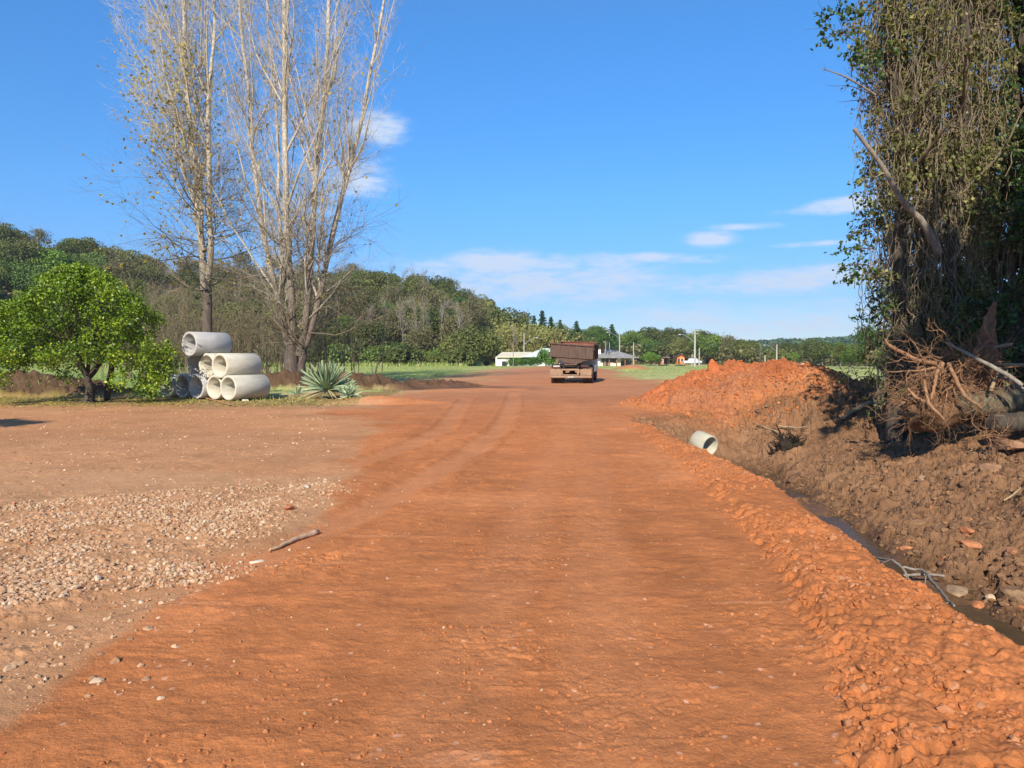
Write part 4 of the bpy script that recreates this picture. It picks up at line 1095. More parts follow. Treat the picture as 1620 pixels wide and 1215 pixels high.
def poplar(name, bx, by, seed, stems, label, H0=27, leafn=900, tw=.36, lowpx=0, bole=3.2):
    rng = np.random.default_rng(seed); z0 = zt(bx, by); root = empty(name, (bx, by, z0 - .1), label=label, cat='tree')
    mt = MB(); K0 = 26; t = np.linspace(0, 1, K0)
    for dx, dy, r, hh, lean in ([(0, 0, tw, bole, 0)] if bole > 5 else [(-.10, 0, tw, bole, -.05), (.30, .1, tw * .55, bole * .98, .30)]):
        w_ = np.cumsum(rng.normal(0, .012, (K0, 2)), 0); P = np.stack([dx + lean * t ** 2 + w_[:, 0], dy + w_[:, 1], -.2 + hh * t], -1)[None]; R = (r * (1.08 - .25 * t + .45 * np.exp(-t * 10)) * (1 - .75 * np.clip((t - .75) / .25, 0, 1) ** 1.5) * rng.uniform(.96, 1.04, K0))[None]; tubes(mt, P, R, 18)
    mt.build('trunk', BARKS['poplarbase'], root, smooth=True)
    ms = MB(); PS = []; RS = []; K = 30
    for (sx, tx, ty, r, hh, zb) in stems:
        tt = np.linspace(0, 1, K); w = np.cumsum(rng.normal(0, .075, (K, 2)), 0)
        for _ in range(3): w[1:-1] = (w[:-2] + w[1:-1] * 2 + w[2:]) / 4
        w -= w[0] + (w[-1] - w[0]) * tt[:, None] * .6; e = np.sin(tt * pi) * rng.normal(0, .25)
        P = np.stack([sx + (tx - sx) * (tt ** .7 * .75 + tt * .25) + w[:, 0] + e, ty * tt ** .8 + w[:, 1], zb + (hh - zb) * tt], -1); PS.append(P); RS.append(.90 * r * (1 - tt) ** .75 * (1 + .25 * np.exp(-tt * 25)) * rng.uniform(.93, 1.07, K) + .012)
    PS = np.array(PS); RS = np.array(RS); tubes(ms, PS, RS, 9); ms.build('stems', PB, root, smooth=True)
    mb = MB()
    B, RB = grow(PS, RS, 11, rng, (.10, .75), (.35, .7), (.8, 1.2), 14, .085, .07, .50, .30, absl=7.2, minr=.016); tubes(mb, B, RB, 5)
    Bx, RBx = grow(PS, RS, 36, rng, (.04, .98), (.5, 1.15), (.5, 1.2), 9, .10, .09, .15, .40, absl=3.6, minr=.009); tubes(mb, Bx, RBx, 4)
    Ba, RBa = grow(B, RB, 10, rng, (.12, 1), (.4, 1.0), (.25, .6), 9, .08, .10, .45, .3, minr=.008); tubes(mb, Ba, RBa, 4)
    T, RT = grow(np.concatenate([Bx, Ba]), np.concatenate([RBx, RBa]), 7, rng, (.1, 1), (.4, 1.0), (.22, .55), 6, .06, .13, .5, .3, minr=.0045, endr=.5); tubes(mb, T, RT, 3)
    T2, RT2 = grow(T, RT, 3, rng, (.1, 1), (.5, 1.1), (.3, .7), 4, .03, .15, .7, .2, minr=.0035, endr=.6); tubes(mb, T2, RT2, 3)
    mb.build('branches', BARKS['poplar'], root)
    mb = MB(); B2, R2 = grow(PS, RS, 7 + lowpx, rng, (.0, .24), (.8, 1.5), (.7, 1.2), 12, .05, .12, .2, .2, absl=5.0, minr=.010); tubes(mb, B2, R2, 4)
    T3, RT3 = grow(B2, R2, 12, rng, (.1, 1), (.4, 1.1), (.25, .6), 7, .03, .16, .55, .3, minr=.005, endr=.5); tubes(mb, T3, RT3, 3)
    T4, RT4 = grow(T3, RT3, 4, rng, (.1, 1), (.4, 1.1), (.4, .8), 4, .0, .18, .7, .2, minr=.004, endr=.6); tubes(mb, T4, RT4, 3)
    mb.build('low_branches', BARKS['vine'], root)
    ml = MB(); i = rng.integers(0, len(T), leafn); j = rng.integers(2, 6, leafn); C = T[i, j] + rng.normal(0, .05, (leafn, 3))
    i2 = rng.integers(0, len(T3), leafn // 2); C2 = T3[i2, 4]; C = np.concatenate([C, C2])
    if lowpx: 
        m = (C[:, 0] < .4) & (C[:, 2] < 17); C = np.concatenate([C[m], C[~m][::4]])
    leaves(ml, C, .15, rng, None, .8); ml.build('leaves', LM['poplar'], root)
    return root
# right poplar: five stems out of one bole
D = 36.5; bx = (465 - 810) / F * D
sc = D / F
def stem(px0, px1, ty, r, hh, zb=1.8): return ((px0 - 465) * sc, (px1 - 465) * sc, ty, r, hh, zb)
poplar('poplar_tree', bx, D, 101, [stem(458,385,.8,.155,25), stem(462,478,-.6,.20,29, 1.6), stem(474,550,.5,.19,28, 1.7), stem(477,635,.9,.165,24), stem(459,420,1.4,.10,22, 4.5)],
       'bare multi stemmed poplar with thick split trunk right of the concrete pipes', leafn=420, tw=.36, bole=3.1)
D = 37.5; bx2 = (328 - 810) / F * D
def stem2(px0, px1, ty, r, hh, zb=5.0): return ((px0 - 328) * sc, (px1 - 328) * sc, ty, r, hh, zb)
poplar('poplar_tree', bx2, D, 102, [stem2(326,292,.5,.19,28), stem2(331,378,-.4,.15,25, 5.6), stem2(326,245,.9,.09,20, 7), stem2(322,310,.9,.09,23, 8)],
       'poplar with yellow leaves left in its lower crown behind the concrete pipes', leafn=4600, tw=.25, lowpx=7, bole=6.6)
# brown twiggy brushwood behind the poplars
def thicket(name, x, y, w, h, seed, label, n=46):
    rng = np.random.default_rng(seed); root = empty(name, (x, y, zt(x, y)), label=label, cat='bush')
    P = np.zeros((n, 7, 3)); b = rng.normal(0, .28 * w, (n, 2)); a = rng.uniform(0, 2 * pi, n); l = rng.uniform(.1, .5, n) * w * .5; hh = rng.uniform(.5, 1, n) * h; t = np.linspace(0, 1, 7)
    P[..., 0] = b[:, :1] + (np.cos(a) * l)[:, None] * t; P[..., 1] = b[:, 1:] * .5 + (np.sin(a) * l)[:, None] * t; P[..., 2] = hh[:, None] * t; P += rng.normal(0, .05, P.shape) * t[None, :, None]
    R = np.linspace(.03, .01, 7)[None] * np.ones((n, 1)); mb = MB(); tubes(mb, P, R, 4)
    T, RT = grow(P, R, 9, rng, (.15, 1), (.4, .9), (.25, .5), 6, .05, .12, .6, .2, minr=.008); tubes(mb, T, RT, 3)
    T2, RT2 = grow(T, RT, 5, rng, (.15, 1), (.4, .9), (.3, .6), 4, .02, .12, .6, .2, minr=.005); tubes(mb, T2, RT2, 3)
    mb.build('twigs', BARKS['vine'], root)
    m = MB(); k = rng.integers(0, len(T2), 900); leaves(m, T2[k, 3], .10, rng, None, .7); m.build('leaves', LM['brown'], root)
for i, (px, D, w, h, lab) in enumerate([(290,47,6,6.2,'brown twiggy thicket left of the yellow leaved poplar'),(355,50,6,5.6,'brown twiggy thicket between the two poplars, the left one'),(405,48,6,5.8,'brown twiggy thicket between the two poplars, the right one'),
                                        (515,52,6,5.4,'brown twiggy thicket right of the multi stemmed poplar'),(235,52,6,6.2,'brown twiggy thicket behind the right side of the citrus tree')]):
    thicket('thicket', (px - 810) / F * D, D, w, h, 200 + i, lab)

# ================================================================== CITRUS TREE
LM['citrus'] = leaf_mat('citrus_leaves', [(0, (.045, .08, .006)), (.5, (.15, .225, .010)), (.85, (.28, .35, .02)), (1, (.42, .45, .05))], .22, .42, .4, 0)
def citrus():
    rng = np.random.default_rng(300); x, y = -14.5, 25.0; root = empty('citrus_tree', (x, y, zt(x, y) - .05), label='round bright green citrus tree with a short forked trunk left of the concrete pipes', cat='tree')
    mt = MB(); t = np.linspace(0, 1, 7)
    P = np.stack([.05 * np.sin(t * 4), 0 * t, 1.0 * t], -1)[None]; tubes(mt, P, (.11 * (1.5 - .6 * t + .8 * np.exp(-t * 10)))[None], 10)
    P2 = np.stack([.1 + .5 * t, .9 - .3 * t, 1.8 * t], -1)[None]; tubes(mt, P2, (.10 * (1.3 - .5 * t))[None], 8)
    st = np.concatenate([P, P]); R0 = np.concatenate([[.11 * (1.4 - .6 * t)]] * 2)
    B, RB = grow(st, R0, 5, rng, (.75, 1), (.3, .9), (1, 1.2), 8, .06, .09, .7, 0, absl=2.4); tubes(mt, B, RB, 7)
    T, RT = grow(B, RB, 7, rng, (.3, 1), (.4, .9), (.4, .8), 6, .05, .1, .6, .1, minr=.012); tubes(mt, T, RT, 5)
    mt.build('trunk', BARKS['dark'], root, smooth=True)
    C = []; Nn = []; Rr = []
    # outline measured on the photo: wide dome, low skirts left and right
    def half(zf): return np.interp(zf, [.12, .25, .45, .65, .8, .92, 1.0], [2.7, 2.85, 2.8, 2.35, 1.75, 1.0, .25])
    for i in range(235):
        zf = rng.uniform(.13, 1.0) ** .85; a = rng.uniform(0, 2 * pi); rad = half(zf) * rng.uniform(.72, 1.04)
        cc = np.array([rad * cos(a) - .25, rad * sin(a) * .85, zf * 4.45]); s = rng.uniform(.24, .46); n = int(150 * (s / .35) ** 2)
        if zf < .3 and abs(cc[0] + .1) < 1.35: continue
        d = norm(rng.normal(size=(n, 3)) + norm(cc - np.array([0, 0, 2.])) * .5); C.append(cc + d * s * rng.uniform(.4, 1.1, (n, 1))); Nn.append(norm(d + np.array([0, 0, .5]))); Rr.append(np.clip(rng.uniform(.25, .75) + rng.normal(0, .2, n), 0, 1))
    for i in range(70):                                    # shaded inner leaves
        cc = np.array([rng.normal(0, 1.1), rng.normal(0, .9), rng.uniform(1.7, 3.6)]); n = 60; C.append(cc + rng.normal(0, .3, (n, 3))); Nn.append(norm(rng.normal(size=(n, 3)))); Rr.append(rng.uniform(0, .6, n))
    for i in range(14):                                    # skirt over the pipes
        cc = np.array([rng.uniform(1.9, 2.8), rng.uniform(-.8, .5), rng.uniform(.45, 2.0)]); n = 170; C.append(cc + rng.normal(0, .2, (n, 3))); Nn.append(norm(rng.normal(size=(n, 3)))); Rr.append(rng.uniform(.2, 1, n))
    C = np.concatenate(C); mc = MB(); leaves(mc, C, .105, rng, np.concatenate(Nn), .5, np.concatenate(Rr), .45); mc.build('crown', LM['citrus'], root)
citrus()

# ================================================================== AGAVES
def agave(x, y, n, L, seed, label, w=.09, name='agave'):
    rng = np.random.default_rng(seed); root = empty(name, (x, y, zt(x, y)), label=label, cat='agave'); mb = MB(); md = MB()
    for i in range(n):
        a = i * 2.39996 + rng.normal(0, .12); f = (i + .5) / n; e = radians(88 - 105 * f ** 1.0) ; l = L * rng.uniform(.85, 1.08) * (1 - .1 * abs(f - .5))
        t = np.linspace(0, 1, 8); el_ = e - .35 * t ** 2 * (f > .35) * rng.uniform(0, 1.2)
        d = np.array([cos(a), sin(a), 0]); sidev = np.array([-sin(a), cos(a), 0])
        steps = np.stack([np.cos(el_)[:, None] * d + np.sin(el_)[:, None] * np.array([0, 0, 1])], 0)[0] * l / 7
        P = np.array([0, 0, .32 * L / 1.1]) + d * .05 + np.cumsum(steps, 0) - steps[0]
        ww = w * np.interp(t, [0, .25, .6, 1], [.75, 1, .8, .03]); up = norm(np.cross(sidev, norm(steps)))
        V = np.concatenate([P - sidev * ww[:, None] / 2 - up * -.018, P, P + sidev * ww[:, None] / 2 - up * -.018, P + up * -.02])
        k = 8; Fc = []
        for j in range(7):
            Fc += [(j, k + j, k + j + 1, j + 1), (k + j, 2 * k + j, 2 * k + j + 1, k + j + 1), (j, j + 1, 3 * k + j + 1, 3 * k + j), (3 * k + j, 3 * k + j + 1, 2 * k + j + 1, 2 * k + j)]
        (md if (f > .86 or rng.uniform() < .05) else mb).add(V, Fc, rng.uniform())
    mb.build('leaf_rosette', LM['agave'], root); md.build('dry_leaves', LM['agavedry'], root); return root
LM['agave'] = leaf_mat('agave_leaves', [(0, (.13, .19, .10)), (.6, (.27, .34, .19)), (1, (.42, .45, .26))], .08, .5, .35, 0)
LM['agavedry'] = leaf_mat('agave_dry', [(0, (.22, .17, .09)), (1, (.45, .38, .24))], .05, .7, .2, 0)
ga = gnd(515, 630, 0)
agave(ga[0], ga[1] + .3, 110, 1.12, 400, 'large spiky blue green agave rosette to the right of the poplar trunk')
gb_ = gnd(556, 630, 0); agave(gb_[0], gb_[1] - .3, 26, .42, 401, 'small agave offset at the lower right of the large agave', .05)
gb_ = gnd(548, 618, 0); agave(gb_[0] + .1, gb_[1] - .5, 30, .55, 402, 'middle sized agave leaning against the right of the large agave', .055)
gb_ = gnd(470, 627, 0); agave(gb_[0], gb_[1], 14, .38, 403, 'tiny pale agave between the poplar trunk and the large agave', .06)

# ================================================================== CONCRETE PIPES
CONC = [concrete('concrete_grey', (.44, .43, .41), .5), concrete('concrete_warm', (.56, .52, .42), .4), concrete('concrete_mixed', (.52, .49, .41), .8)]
ax = np.array([sin(radians(31)), cos(radians(31)), 0]); sd = np.array([cos(radians(31)), -sin(radians(31)), 0])
p0 = np.array([-9.95, 25.6, 0.0]); pitch = .885; ro = .44
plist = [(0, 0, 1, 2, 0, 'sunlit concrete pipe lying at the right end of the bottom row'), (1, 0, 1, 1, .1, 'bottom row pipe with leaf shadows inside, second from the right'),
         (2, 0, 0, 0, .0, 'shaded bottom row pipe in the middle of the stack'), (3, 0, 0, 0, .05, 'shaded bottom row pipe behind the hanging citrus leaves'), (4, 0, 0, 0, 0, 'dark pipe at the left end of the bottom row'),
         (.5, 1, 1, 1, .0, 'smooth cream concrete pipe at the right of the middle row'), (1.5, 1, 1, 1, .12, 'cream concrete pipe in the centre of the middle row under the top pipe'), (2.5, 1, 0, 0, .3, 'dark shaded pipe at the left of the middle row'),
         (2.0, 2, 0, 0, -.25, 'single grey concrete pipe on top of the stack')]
for k, lev, _, m, off, lab in plist:
    mb = MB(); pipe_mesh(mb, 1.5, ro, .352, 64)
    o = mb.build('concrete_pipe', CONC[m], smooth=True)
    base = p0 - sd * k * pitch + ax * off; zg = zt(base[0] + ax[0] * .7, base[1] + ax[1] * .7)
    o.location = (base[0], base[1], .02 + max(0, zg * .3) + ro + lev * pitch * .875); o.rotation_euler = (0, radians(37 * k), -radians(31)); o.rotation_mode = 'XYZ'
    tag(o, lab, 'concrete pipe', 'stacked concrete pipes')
def wood_beam(name, a, b, w, t, m, label, cat):
    a = np.array(a); b = np.array(b); L = np.linalg.norm(b - a); d = (b - a) / L; s = norm(np.cross(d, [0, 0, 1.])); u = np.cross(s, d)
    mb = MB(); mb.box((0, 0, 0), (L, w, t), bev=.008); o = mb.build(name, m)
    from mathutils import Matrix
    M_ = Matrix(((d[0], s[0], u[0], (a + b)[0] / 2), (d[1], s[1], u[1], (a + b)[1] / 2), (d[2], s[2], u[2], (a + b)[2] / 2), (0, 0, 0, 1))); o.matrix_world = M_
    return tag(o, label, cat)
a = gnd(313, 628); b = gnd(363, 642)
wood_beam('plank', (a[0], a[1], .05), (b[0], b[1], .04), .07, .03, plain_mat('reddish_wood', (.36, .19, .11)), 'thin reddish plank lying on the ground in front of the pipes', 'plank')
a = gnd(417, 607); wood_beam('plank', (-11.9, 31.6, .05), (-10.9, 32.0, .95), .22, .05, plain_mat('brown_wood', (.20, .12, .07)), 'brown board leaning on the dark soil heap beside the poplar', 'board')
def block(px, py, d, c, label, rz=.4, name='concrete_block', cat='block'):
    g = gnd(px, py); mb = MB(); mb.box((0, 0, d[2] / 2), d, bev=.02); o = mb.build(name, plain_mat(name + '_face', c, .9, .2)); o.location = (g[0], g[1], zt(g[0], g[1]) - .01); o.rotation_euler = (0.03, .04, rz); tag(o, label, cat)
block(388, 634, (.22, .12, .07), (.62, .58, .48), 'small pale block wedged under the front of the bottom right pipe')
block(434, 612, (.42, .25, .24), (.62, .55, .40), 'cream block on the ground left of the poplar trunk', .2)
block(318, 628, (.26, .16, .16), (.36, .17, .11), 'reddish brick chunk in front of the second bottom pipe', .7, 'brick', 'brick')
block(306, 629, (.12, .3, .30), (.13, .075, .05), 'dark brown wooden chunk left of the reddish brick chunk', .2, 'wood_chunk', 'wood')
# ================================================================== HOUSES, KIOSKS, POLES
P_CREAM = plain_mat('cream_plaster', (.68, .62, .47), .9, .1, .6)
P_WHITE = plain_mat('white_plaster', (.78, .78, .74), .9, .08, .6)
P_GREEN = plain_mat('pale_green_wall', (.20, .27, .22), .9, .15, .6)
ROOFC = plain_mat('cream_fibre_roof', (.62, .58, .44), .8, .15, .8)
ROOFG = plain_mat('pale_green_roof', (.55, .64, .58), .7, .1, .8)
GLASSD = plain_mat('dark_window', (.03, .035, .04), .15, .2, 2, spec=.5)
WOODD = plain_mat('dark_wood', (.10, .05, .03), .7)
WOODR = plain_mat('brown_wood_frame', (.26, .11, .055), .7)
def roof_grey_mat():
    n = NT('grey_fibre_roof'); v = n.coord('Object'); w = n.N('ShaderNodeTexWave', wave_type='BANDS', bands_direction='X'); n.L(v, w.inputs['Vector']); w.inputs['Scale'].default_value = 3.0
    f = n.noise(.8, 7, .7, v); g = n.noise(5, 6, .7, v)
    c = n.mix(1.0, n.ramp(f, [(.3, (.17, .165, .16)), (.7, (.36, .35, .34))]), n.ramp(g, [(.3, (.8,) * 3), (.7, (1.15,) * 3)]), 'MULTIPLY')
    n.bsdf(c, .85, w.outputs[0], .6, .04); return n.m
ROOFD = roof_grey_mat()
def hip_roof(x0, x1, y0, y1, z0, h, r0, r1, th=.12):
    """hipped roof: eave rectangle, ridge from r0 to r1 along x at mid depth"""
    ym = (y0 + y1) / 2; mb = MB()
    V = [(x0, y0, z0), (x1, y0, z0), (x1, y1, z0), (x0, y1, z0), (r0, ym, z0 + h), (r1, ym, z0 + h)]
    B = [(a, b, c - th) for a, b, c in V[:4]]
    mb.add(V + B, [(0, 1, 5, 4), (2, 3, 4, 5), (0, 6, 7, 1), (1, 7, 8, 2), (2, 8, 9, 3), (3, 9, 6, 0), (6, 9, 8, 7)]); mb.add(V, [(1, 2, 5), (3, 0, 4)]); return mb
def window(parent, x, y, z, w, h, frame=WOODR, pane=GLASSD, name='window', bars=1):
    mb = MB(); t = .07
    for dx in (-w / 2 + t / 2, w / 2 - t / 2): mb.box((x + dx, y, z), (t, .10, h))
    for dz in (-h / 2 - t / 2, h / 2 + t / 2): mb.box((x, y, z + dz), (w + .04, .12, t))
    for k in range(bars): mb.box((x - w / 2 + w * (k + 1) / (bars + 1), y, z), (.05, .08, h))
    f = mb.build(name, frame, parent); mb = MB(); mb.box((x, y + .03, z), (w - 2 * t, .04, h)); mb.build('pane', pane, f); return f
# ---- grey roofed house behind the truck
D = 150.0; k = D / F
def X(px): return (px - 810) * k
def Zp(py): return CAMZ + (562 - py) * k
hx = X(952); hz = Zp(580)
house = empty('house', (hx, D, hz), label='long low house with a weathered grey hipped roof just right of the dump truck', cat='house')
L = lambda px: X(px) - hx
Zl = lambda py: Zp(py) - hz
mb = MB(); mb.box(((L(930) + L(982)) / 2, 3.5, Zl(567) / 2), (L(982) - L(930), 6.6, Zl(567))); mb.build('wall', P_CREAM, house)
mb = MB(); mb.box((L(946.5), -.15, Zl(567) / 2), (L(949.5) - L(943.5), .3, Zl(567) - .02)); mb.build('corner_wall', P_WHITE, house)
rf = hip_roof(L(928), L(1009), -1.3, 8.5, Zl(565.5), Zl(552) - Zl(565.5), L(938), L(972)).build('roof', ROOFD, house)
mb = MB(); mb.box((L(949), 1.0, Zl(556.5)), (L(951) - L(946.5), .5, .9), taper=.9); mb.build('chimney', P_WHITE, rf)
dr = MB(); dr.box((L(958.5), .17, .95), (.95, .12, 1.9)); d = dr.build('door', WOODD, house); mb = MB()
for dx in (-.53, .53): mb.box((L(958.5) + dx, .15, .95), (.1, .16, 2.0))
mb.box((L(958.5), .15, 1.98), (1.16, .16, .1)); mb.build('frame', WOODR, d)
window(house, L(967.5), .17, 1.35, .8 * 1.0 + .1, .75); window(house, L(954), .17, 1.4, .5, .6, bars=0); window(house, L(972.5), .17, 1.3, .5, 1.0)
for px in (963.5, 974.5, 988, 1003):
    mb = MB(); mb.box((L(px), -.6, Zl(567) / 2), (.16, .16, Zl(567))); mb.build('porch_post', WOODR, house)
mb = MB(); mb.box(((L(983) + L(1004)) / 2, 4.5, .55), (L(1004) - L(983), .15, 1.1)); mb.build('porch_wall', plain_mat('porch_wall', (.38, .30, .22)), house)
# ---- white house with cream and green roofs left of the truck
D2 = 146.0; k = D2 / F
hx = X(820); hz = Zp(581); wh = empty('house', (hx, D2, hz), label='low white house with cream and pale green roofs left of the dump truck', cat='house')
mb = MB(); mb.box(((L(784) + L(806)) / 2, 2.8, Zl(564.5) / 2), (L(806) - L(784), 5.6, Zl(564.5))); mb.build('wall', P_WHITE, wh)
mb = MB(); mb.box(((L(806) + L(880)) / 2, 3.9, Zl(564) / 2), (L(880) - L(806), 5.6, Zl(564))); mb.build('rear_wall', P_GREEN, wh)
mb = MB(); mb.box((L(857), .9, Zl(569) / 2), (L(862) - L(852), .25, Zl(569))); mb.build('porch_wall', P_WHITE, wh)
mb = MB(); x0, x1 = L(785), L(842)
mb.add([(x0, -.6, Zl(564.2)), (x1, -.6, Zl(564.2)), (x1, 6, Zl(556.5)), (L(794), 6, Zl(556.5)), (x0, -.6, Zl(565.5)), (x1, -.6, Zl(565.5)), (x1, 6, Zl(558)), (L(794), 6, Zl(558))], [(0, 1, 2, 3), (4, 7, 6, 5), (0, 4, 5, 1), (1, 5, 6, 2), (2, 6, 7, 3), (3, 7, 4, 0)]); mb.build('cream_roof', ROOFC, wh)
hip_roof(L(826), L(906), -.8, 9, Zl(564), Zl(550.5) - Zl(564), L(861), L(872)).build('green_roof', ROOFG, wh)
mb = MB(); mb.box((L(798), -.03, .75), (1.0, .1, .9)); mb.build('window', GLASSD, wh)
mb = MB(); mb.box((L(815), 1.05, .9), (1.1, .1, 1.3)); mb.build('window', GLASSD, wh)
# garden bushes before the white house
PROTO['garden'] = [proto_tree('bush', leaf_mat('garden_leaves', [(0, (.03, .08, .015)), (.6, (.10, .20, .03)), (1, (.22, .34, .06))], .3, .4, .3, .1), BARKS['dark'], 3.4, 3.0, 2.9, 71, 18, 90, .26, .8)]
for px, pt, D_, w, lab in [(818,564,141,1.1,'round garden bush in front of the pale green wall of the white house'),(846,562,141,1.1,'dark garden bush left of the white porch wall'),(864,548,139,.75,'tall bright garden shrub touching the left side of the truck in view'),
                           (806,566,140,.8,'small garden bush under the bare forked tree'),(833,565,142,1.2,'middle garden bush in the row before the white house'),(869,556,138,.8,'leafy garden shrub lowest beside the truck'),(770,568,134,.9,'small bush at the dark left end of the white house')]:
    plant_top('garden', px, pt, D_, lab, 0, w, 3.0, 'bush')
# ---- kiosks
D3 = 165.0; k = D3 / F
def kiosk(pxc, w, pb, pt, wallc, label, roofc):
    global hx, hz
    hx = X(pxc); hz = Zp(pb); r = empty('kiosk', (hx, D3, hz), label=label, cat='kiosk'); h = Zp(pt) - hz; ww = w * k
    mb = MB(); mb.box((0, ww / 2, h * .37), (ww, ww, h * .74)); mb.build('wall', plain_mat('kiosk_wall', wallc, .8, .15), r)
    mb = MB(); e = ww * .72; z0 = h * .70
    mb.add([(-e, -.4, z0), (0, -.4, h), (e, -.4, z0), (-e, ww + .3, z0), (0, ww + .3, h), (e, ww + .3, z0), (-e, -.4, z0 - .12), (0, -.4, h - .12), (e, -.4, z0 - .12), (-e, ww + .3, z0 - .12), (0, ww + .3, h - .12), (e, ww + .3, z0 - .12)],
           [(0, 1, 4, 3), (1, 2, 5, 4), (6, 9, 10, 7), (7, 10, 11, 8), (0, 6, 7, 1), (1, 7, 8, 2), (3, 4, 10, 9), (4, 5, 11, 10), (0, 3, 9, 6), (2, 8, 11, 5)]); mb.build('roof', roofc, r)
    mb = MB(); mb.add([(-ww / 2, -.02, h * .74), (ww / 2, -.02, h * .74), (0, -.02, h * .93)], [(0, 1, 2)]); mb.build('gable', plain_mat('gable_wall', wallc, .8, .15), r)
    window(r, ww * .15, -.04, h * .42, ww * .36, h * .3, P_WHITE, GLASSD, 'window', 0)
    mb = MB(); mb.box((-ww * .28, -.05, h * .28), (ww * .26, .08, h * .54)); mb.build('door', WOODD, r)
kiosk(1077, 12, 576, 560, (.70, .20, .05), 'bright orange kiosk with a gabled roof right of the pole base behind the mound', WOODD)
kiosk(1046, 8, 575.5, 564, (.60, .20, .12), 'small reddish hut with a dark lean-to left of the orange kiosk', WOODD)
hx = X(1054); r = empty('shed', (X(1054), D3 + 1, Zp(576)), label='low dark open shed between the reddish hut and the orange kiosk', cat='shed')
mb = MB(); mb.box((0, 1.5, 1.55), (2.0, 3, .12)); mb.build('roof', ROOFD, r)
for a_ in (-.9, .9):
    mb = MB(); mb.box((a_, 0, .75), (.1, .1, 1.5)); mb.build('post', WOODD, r)
mb = MB(); mb.box((0, 2.9, .7), (2.0, .1, 1.4)); mb.build('back_wall', WOODD, r)
hx = X(1091); r = empty('parked_car', (X(1090), D3 - 3, Zp(576.5)), label='small white car roof showing right of the orange kiosk', cat='car')
mb = MB(); mb.box((0, 0, .55), (3.9, 1.65, .6), bev=.12); mb.build('body', plain_mat('white_paint', (.72, .74, .76), .3, .04, 2, spec=.5), r, True)
mb = MB(); mb.box((.1, 0, 1.1), (2.2, 1.45, .52), taper=.78, bev=.08); mb.build('cabin', plain_mat('white_cabin', (.66, .69, .73), .3, .04, 2, spec=.5), r, True)
for sx in (-1.2, 1.2):
    for sy in (-.8, .8):
        mb = MB(); a_ = np.linspace(0, 2 * pi, 17); tubes(mb, np.array([[[sx, sy - .1, .3], [sx, sy + .1, .3]]]), np.array([[.3, .3]]), 16); mb.build('wheel', GLASSD, r)
# ---- concrete lamp poles
POLE = plain_mat('pole_concrete', (.40, .385, .34), .9, .12, 2)
METAL = plain_mat('galvanised_metal', (.52, .54, .55), .45, .1, 4, metal=.5)
LAMPG = plain_mat('lamp_glass', (.55, .60, .62), .2, .05, 3, spec=.5)
def pole(px, pt, pb, D_, label, arm=None, group=None, r=.15, cross=False):
    x = (px - 810) / F * D_; z0 = Hs(x, D_); top = CAMZ + (562 - pt) / F * D_; h = top - z0
    root = empty('lamp_post' if arm else 'utility_pole', (x, D_, z0), label=label, cat='lamp post' if arm else 'pole', group=group)
    mb = MB(); tubes(mb, np.array([[[0, 0, -.5], [0, 0, h]]]), np.array([[r * 1.25, r * .75]]), 10); mb.build('pole', POLE, root, True)
    if arm:
        s, za = arm; t = np.linspace(0, 1, 7); L_ = 2.5
        P = np.stack([s * L_ * t, -.4 * t, h - za + 1.5 * np.sin(t * 1.45)], -1)[None]; mb = MB(); tubes(mb, P, np.full((1, 7), .035), 6); a = mb.build('arm', METAL, root, True)
        e = P[0, -1]; mb = MB(); mb.box((e[0] + s * .28, e[1], e[2]), (.6, .2, .11), rot=roty(-s * .05), bev=.04); mb.build('lamp_head', METAL, root, True)
        mb = MB(); mb.box((e[0] + s * .3, e[1], e[2] - .085), (.42, .16, .05)); mb.build('lamp_lens', LAMPG, root)
    if cross:
        for q in range(2):
            mb = MB(); mb.box((0, -.15, h - .25 - .55 * q), (1.7 - .4 * q, .1, .1)); ca_ = mb.build('crossarm', POLE, root)
            for dx in (-.7, 0, .7):
                mb = MB(); tubes(mb, np.array([[[dx * (1 - .2 * q), -.15, h - .2 - .55 * q], [dx * (1 - .2 * q), -.15, h - .02 - .55 * q]]]), np.array([[.05, .03]]), 6); mb.build('insulator', GLASSD, ca_)
    return root, h, x
PO = []
PO.append(pole(1099, 521, 576, 130, 'tallest pale concrete pole with a left lamp arm behind the earth heap', (-1, 2.4), None, .17, True))
PO.append(pole(980, 525, 552, 164, 'lamp pole with a left arm rising behind the ridge of the grey roofed house', (-1, 1.6), None, .13))
PO.append(pole(1228.5, 545, 582, 160, 'lamp pole with a left arm at the tree belt right of the mound', (-1, 1.6), None, .15, False))
PO.append(pole(829, 527, 556, 155, 'slim lamp pole with a right arm behind the cream roof of the white house', (1, 2.4), None, .12))
PO.append(pole(1002, 542, 568, 162, 'plain grey pole at the right end of the grey roof', None, None, .12))
PO.append(pole(1106, 551, 575, 160, 'plain short pole just right of the tallest concrete pole', None, None, .12))
PO.append(pole(1094.5, 560, 575, 150, 'thin stub pole immediately left of the tallest concrete pole', None, None, .08))
PO.append(pole(964, 527, 545, 165, 'thin mast above the palm by the grey roofed house', None, None, .07))
PO.append(pole(1210, 562, 578, 160, 'short stout post left of the tree belt lamp pole', None, None, .14))
PO.append(pole(1301, 565, 583, 165, 'wooden post at the field edge in front of the tree belt', None, None, .13))
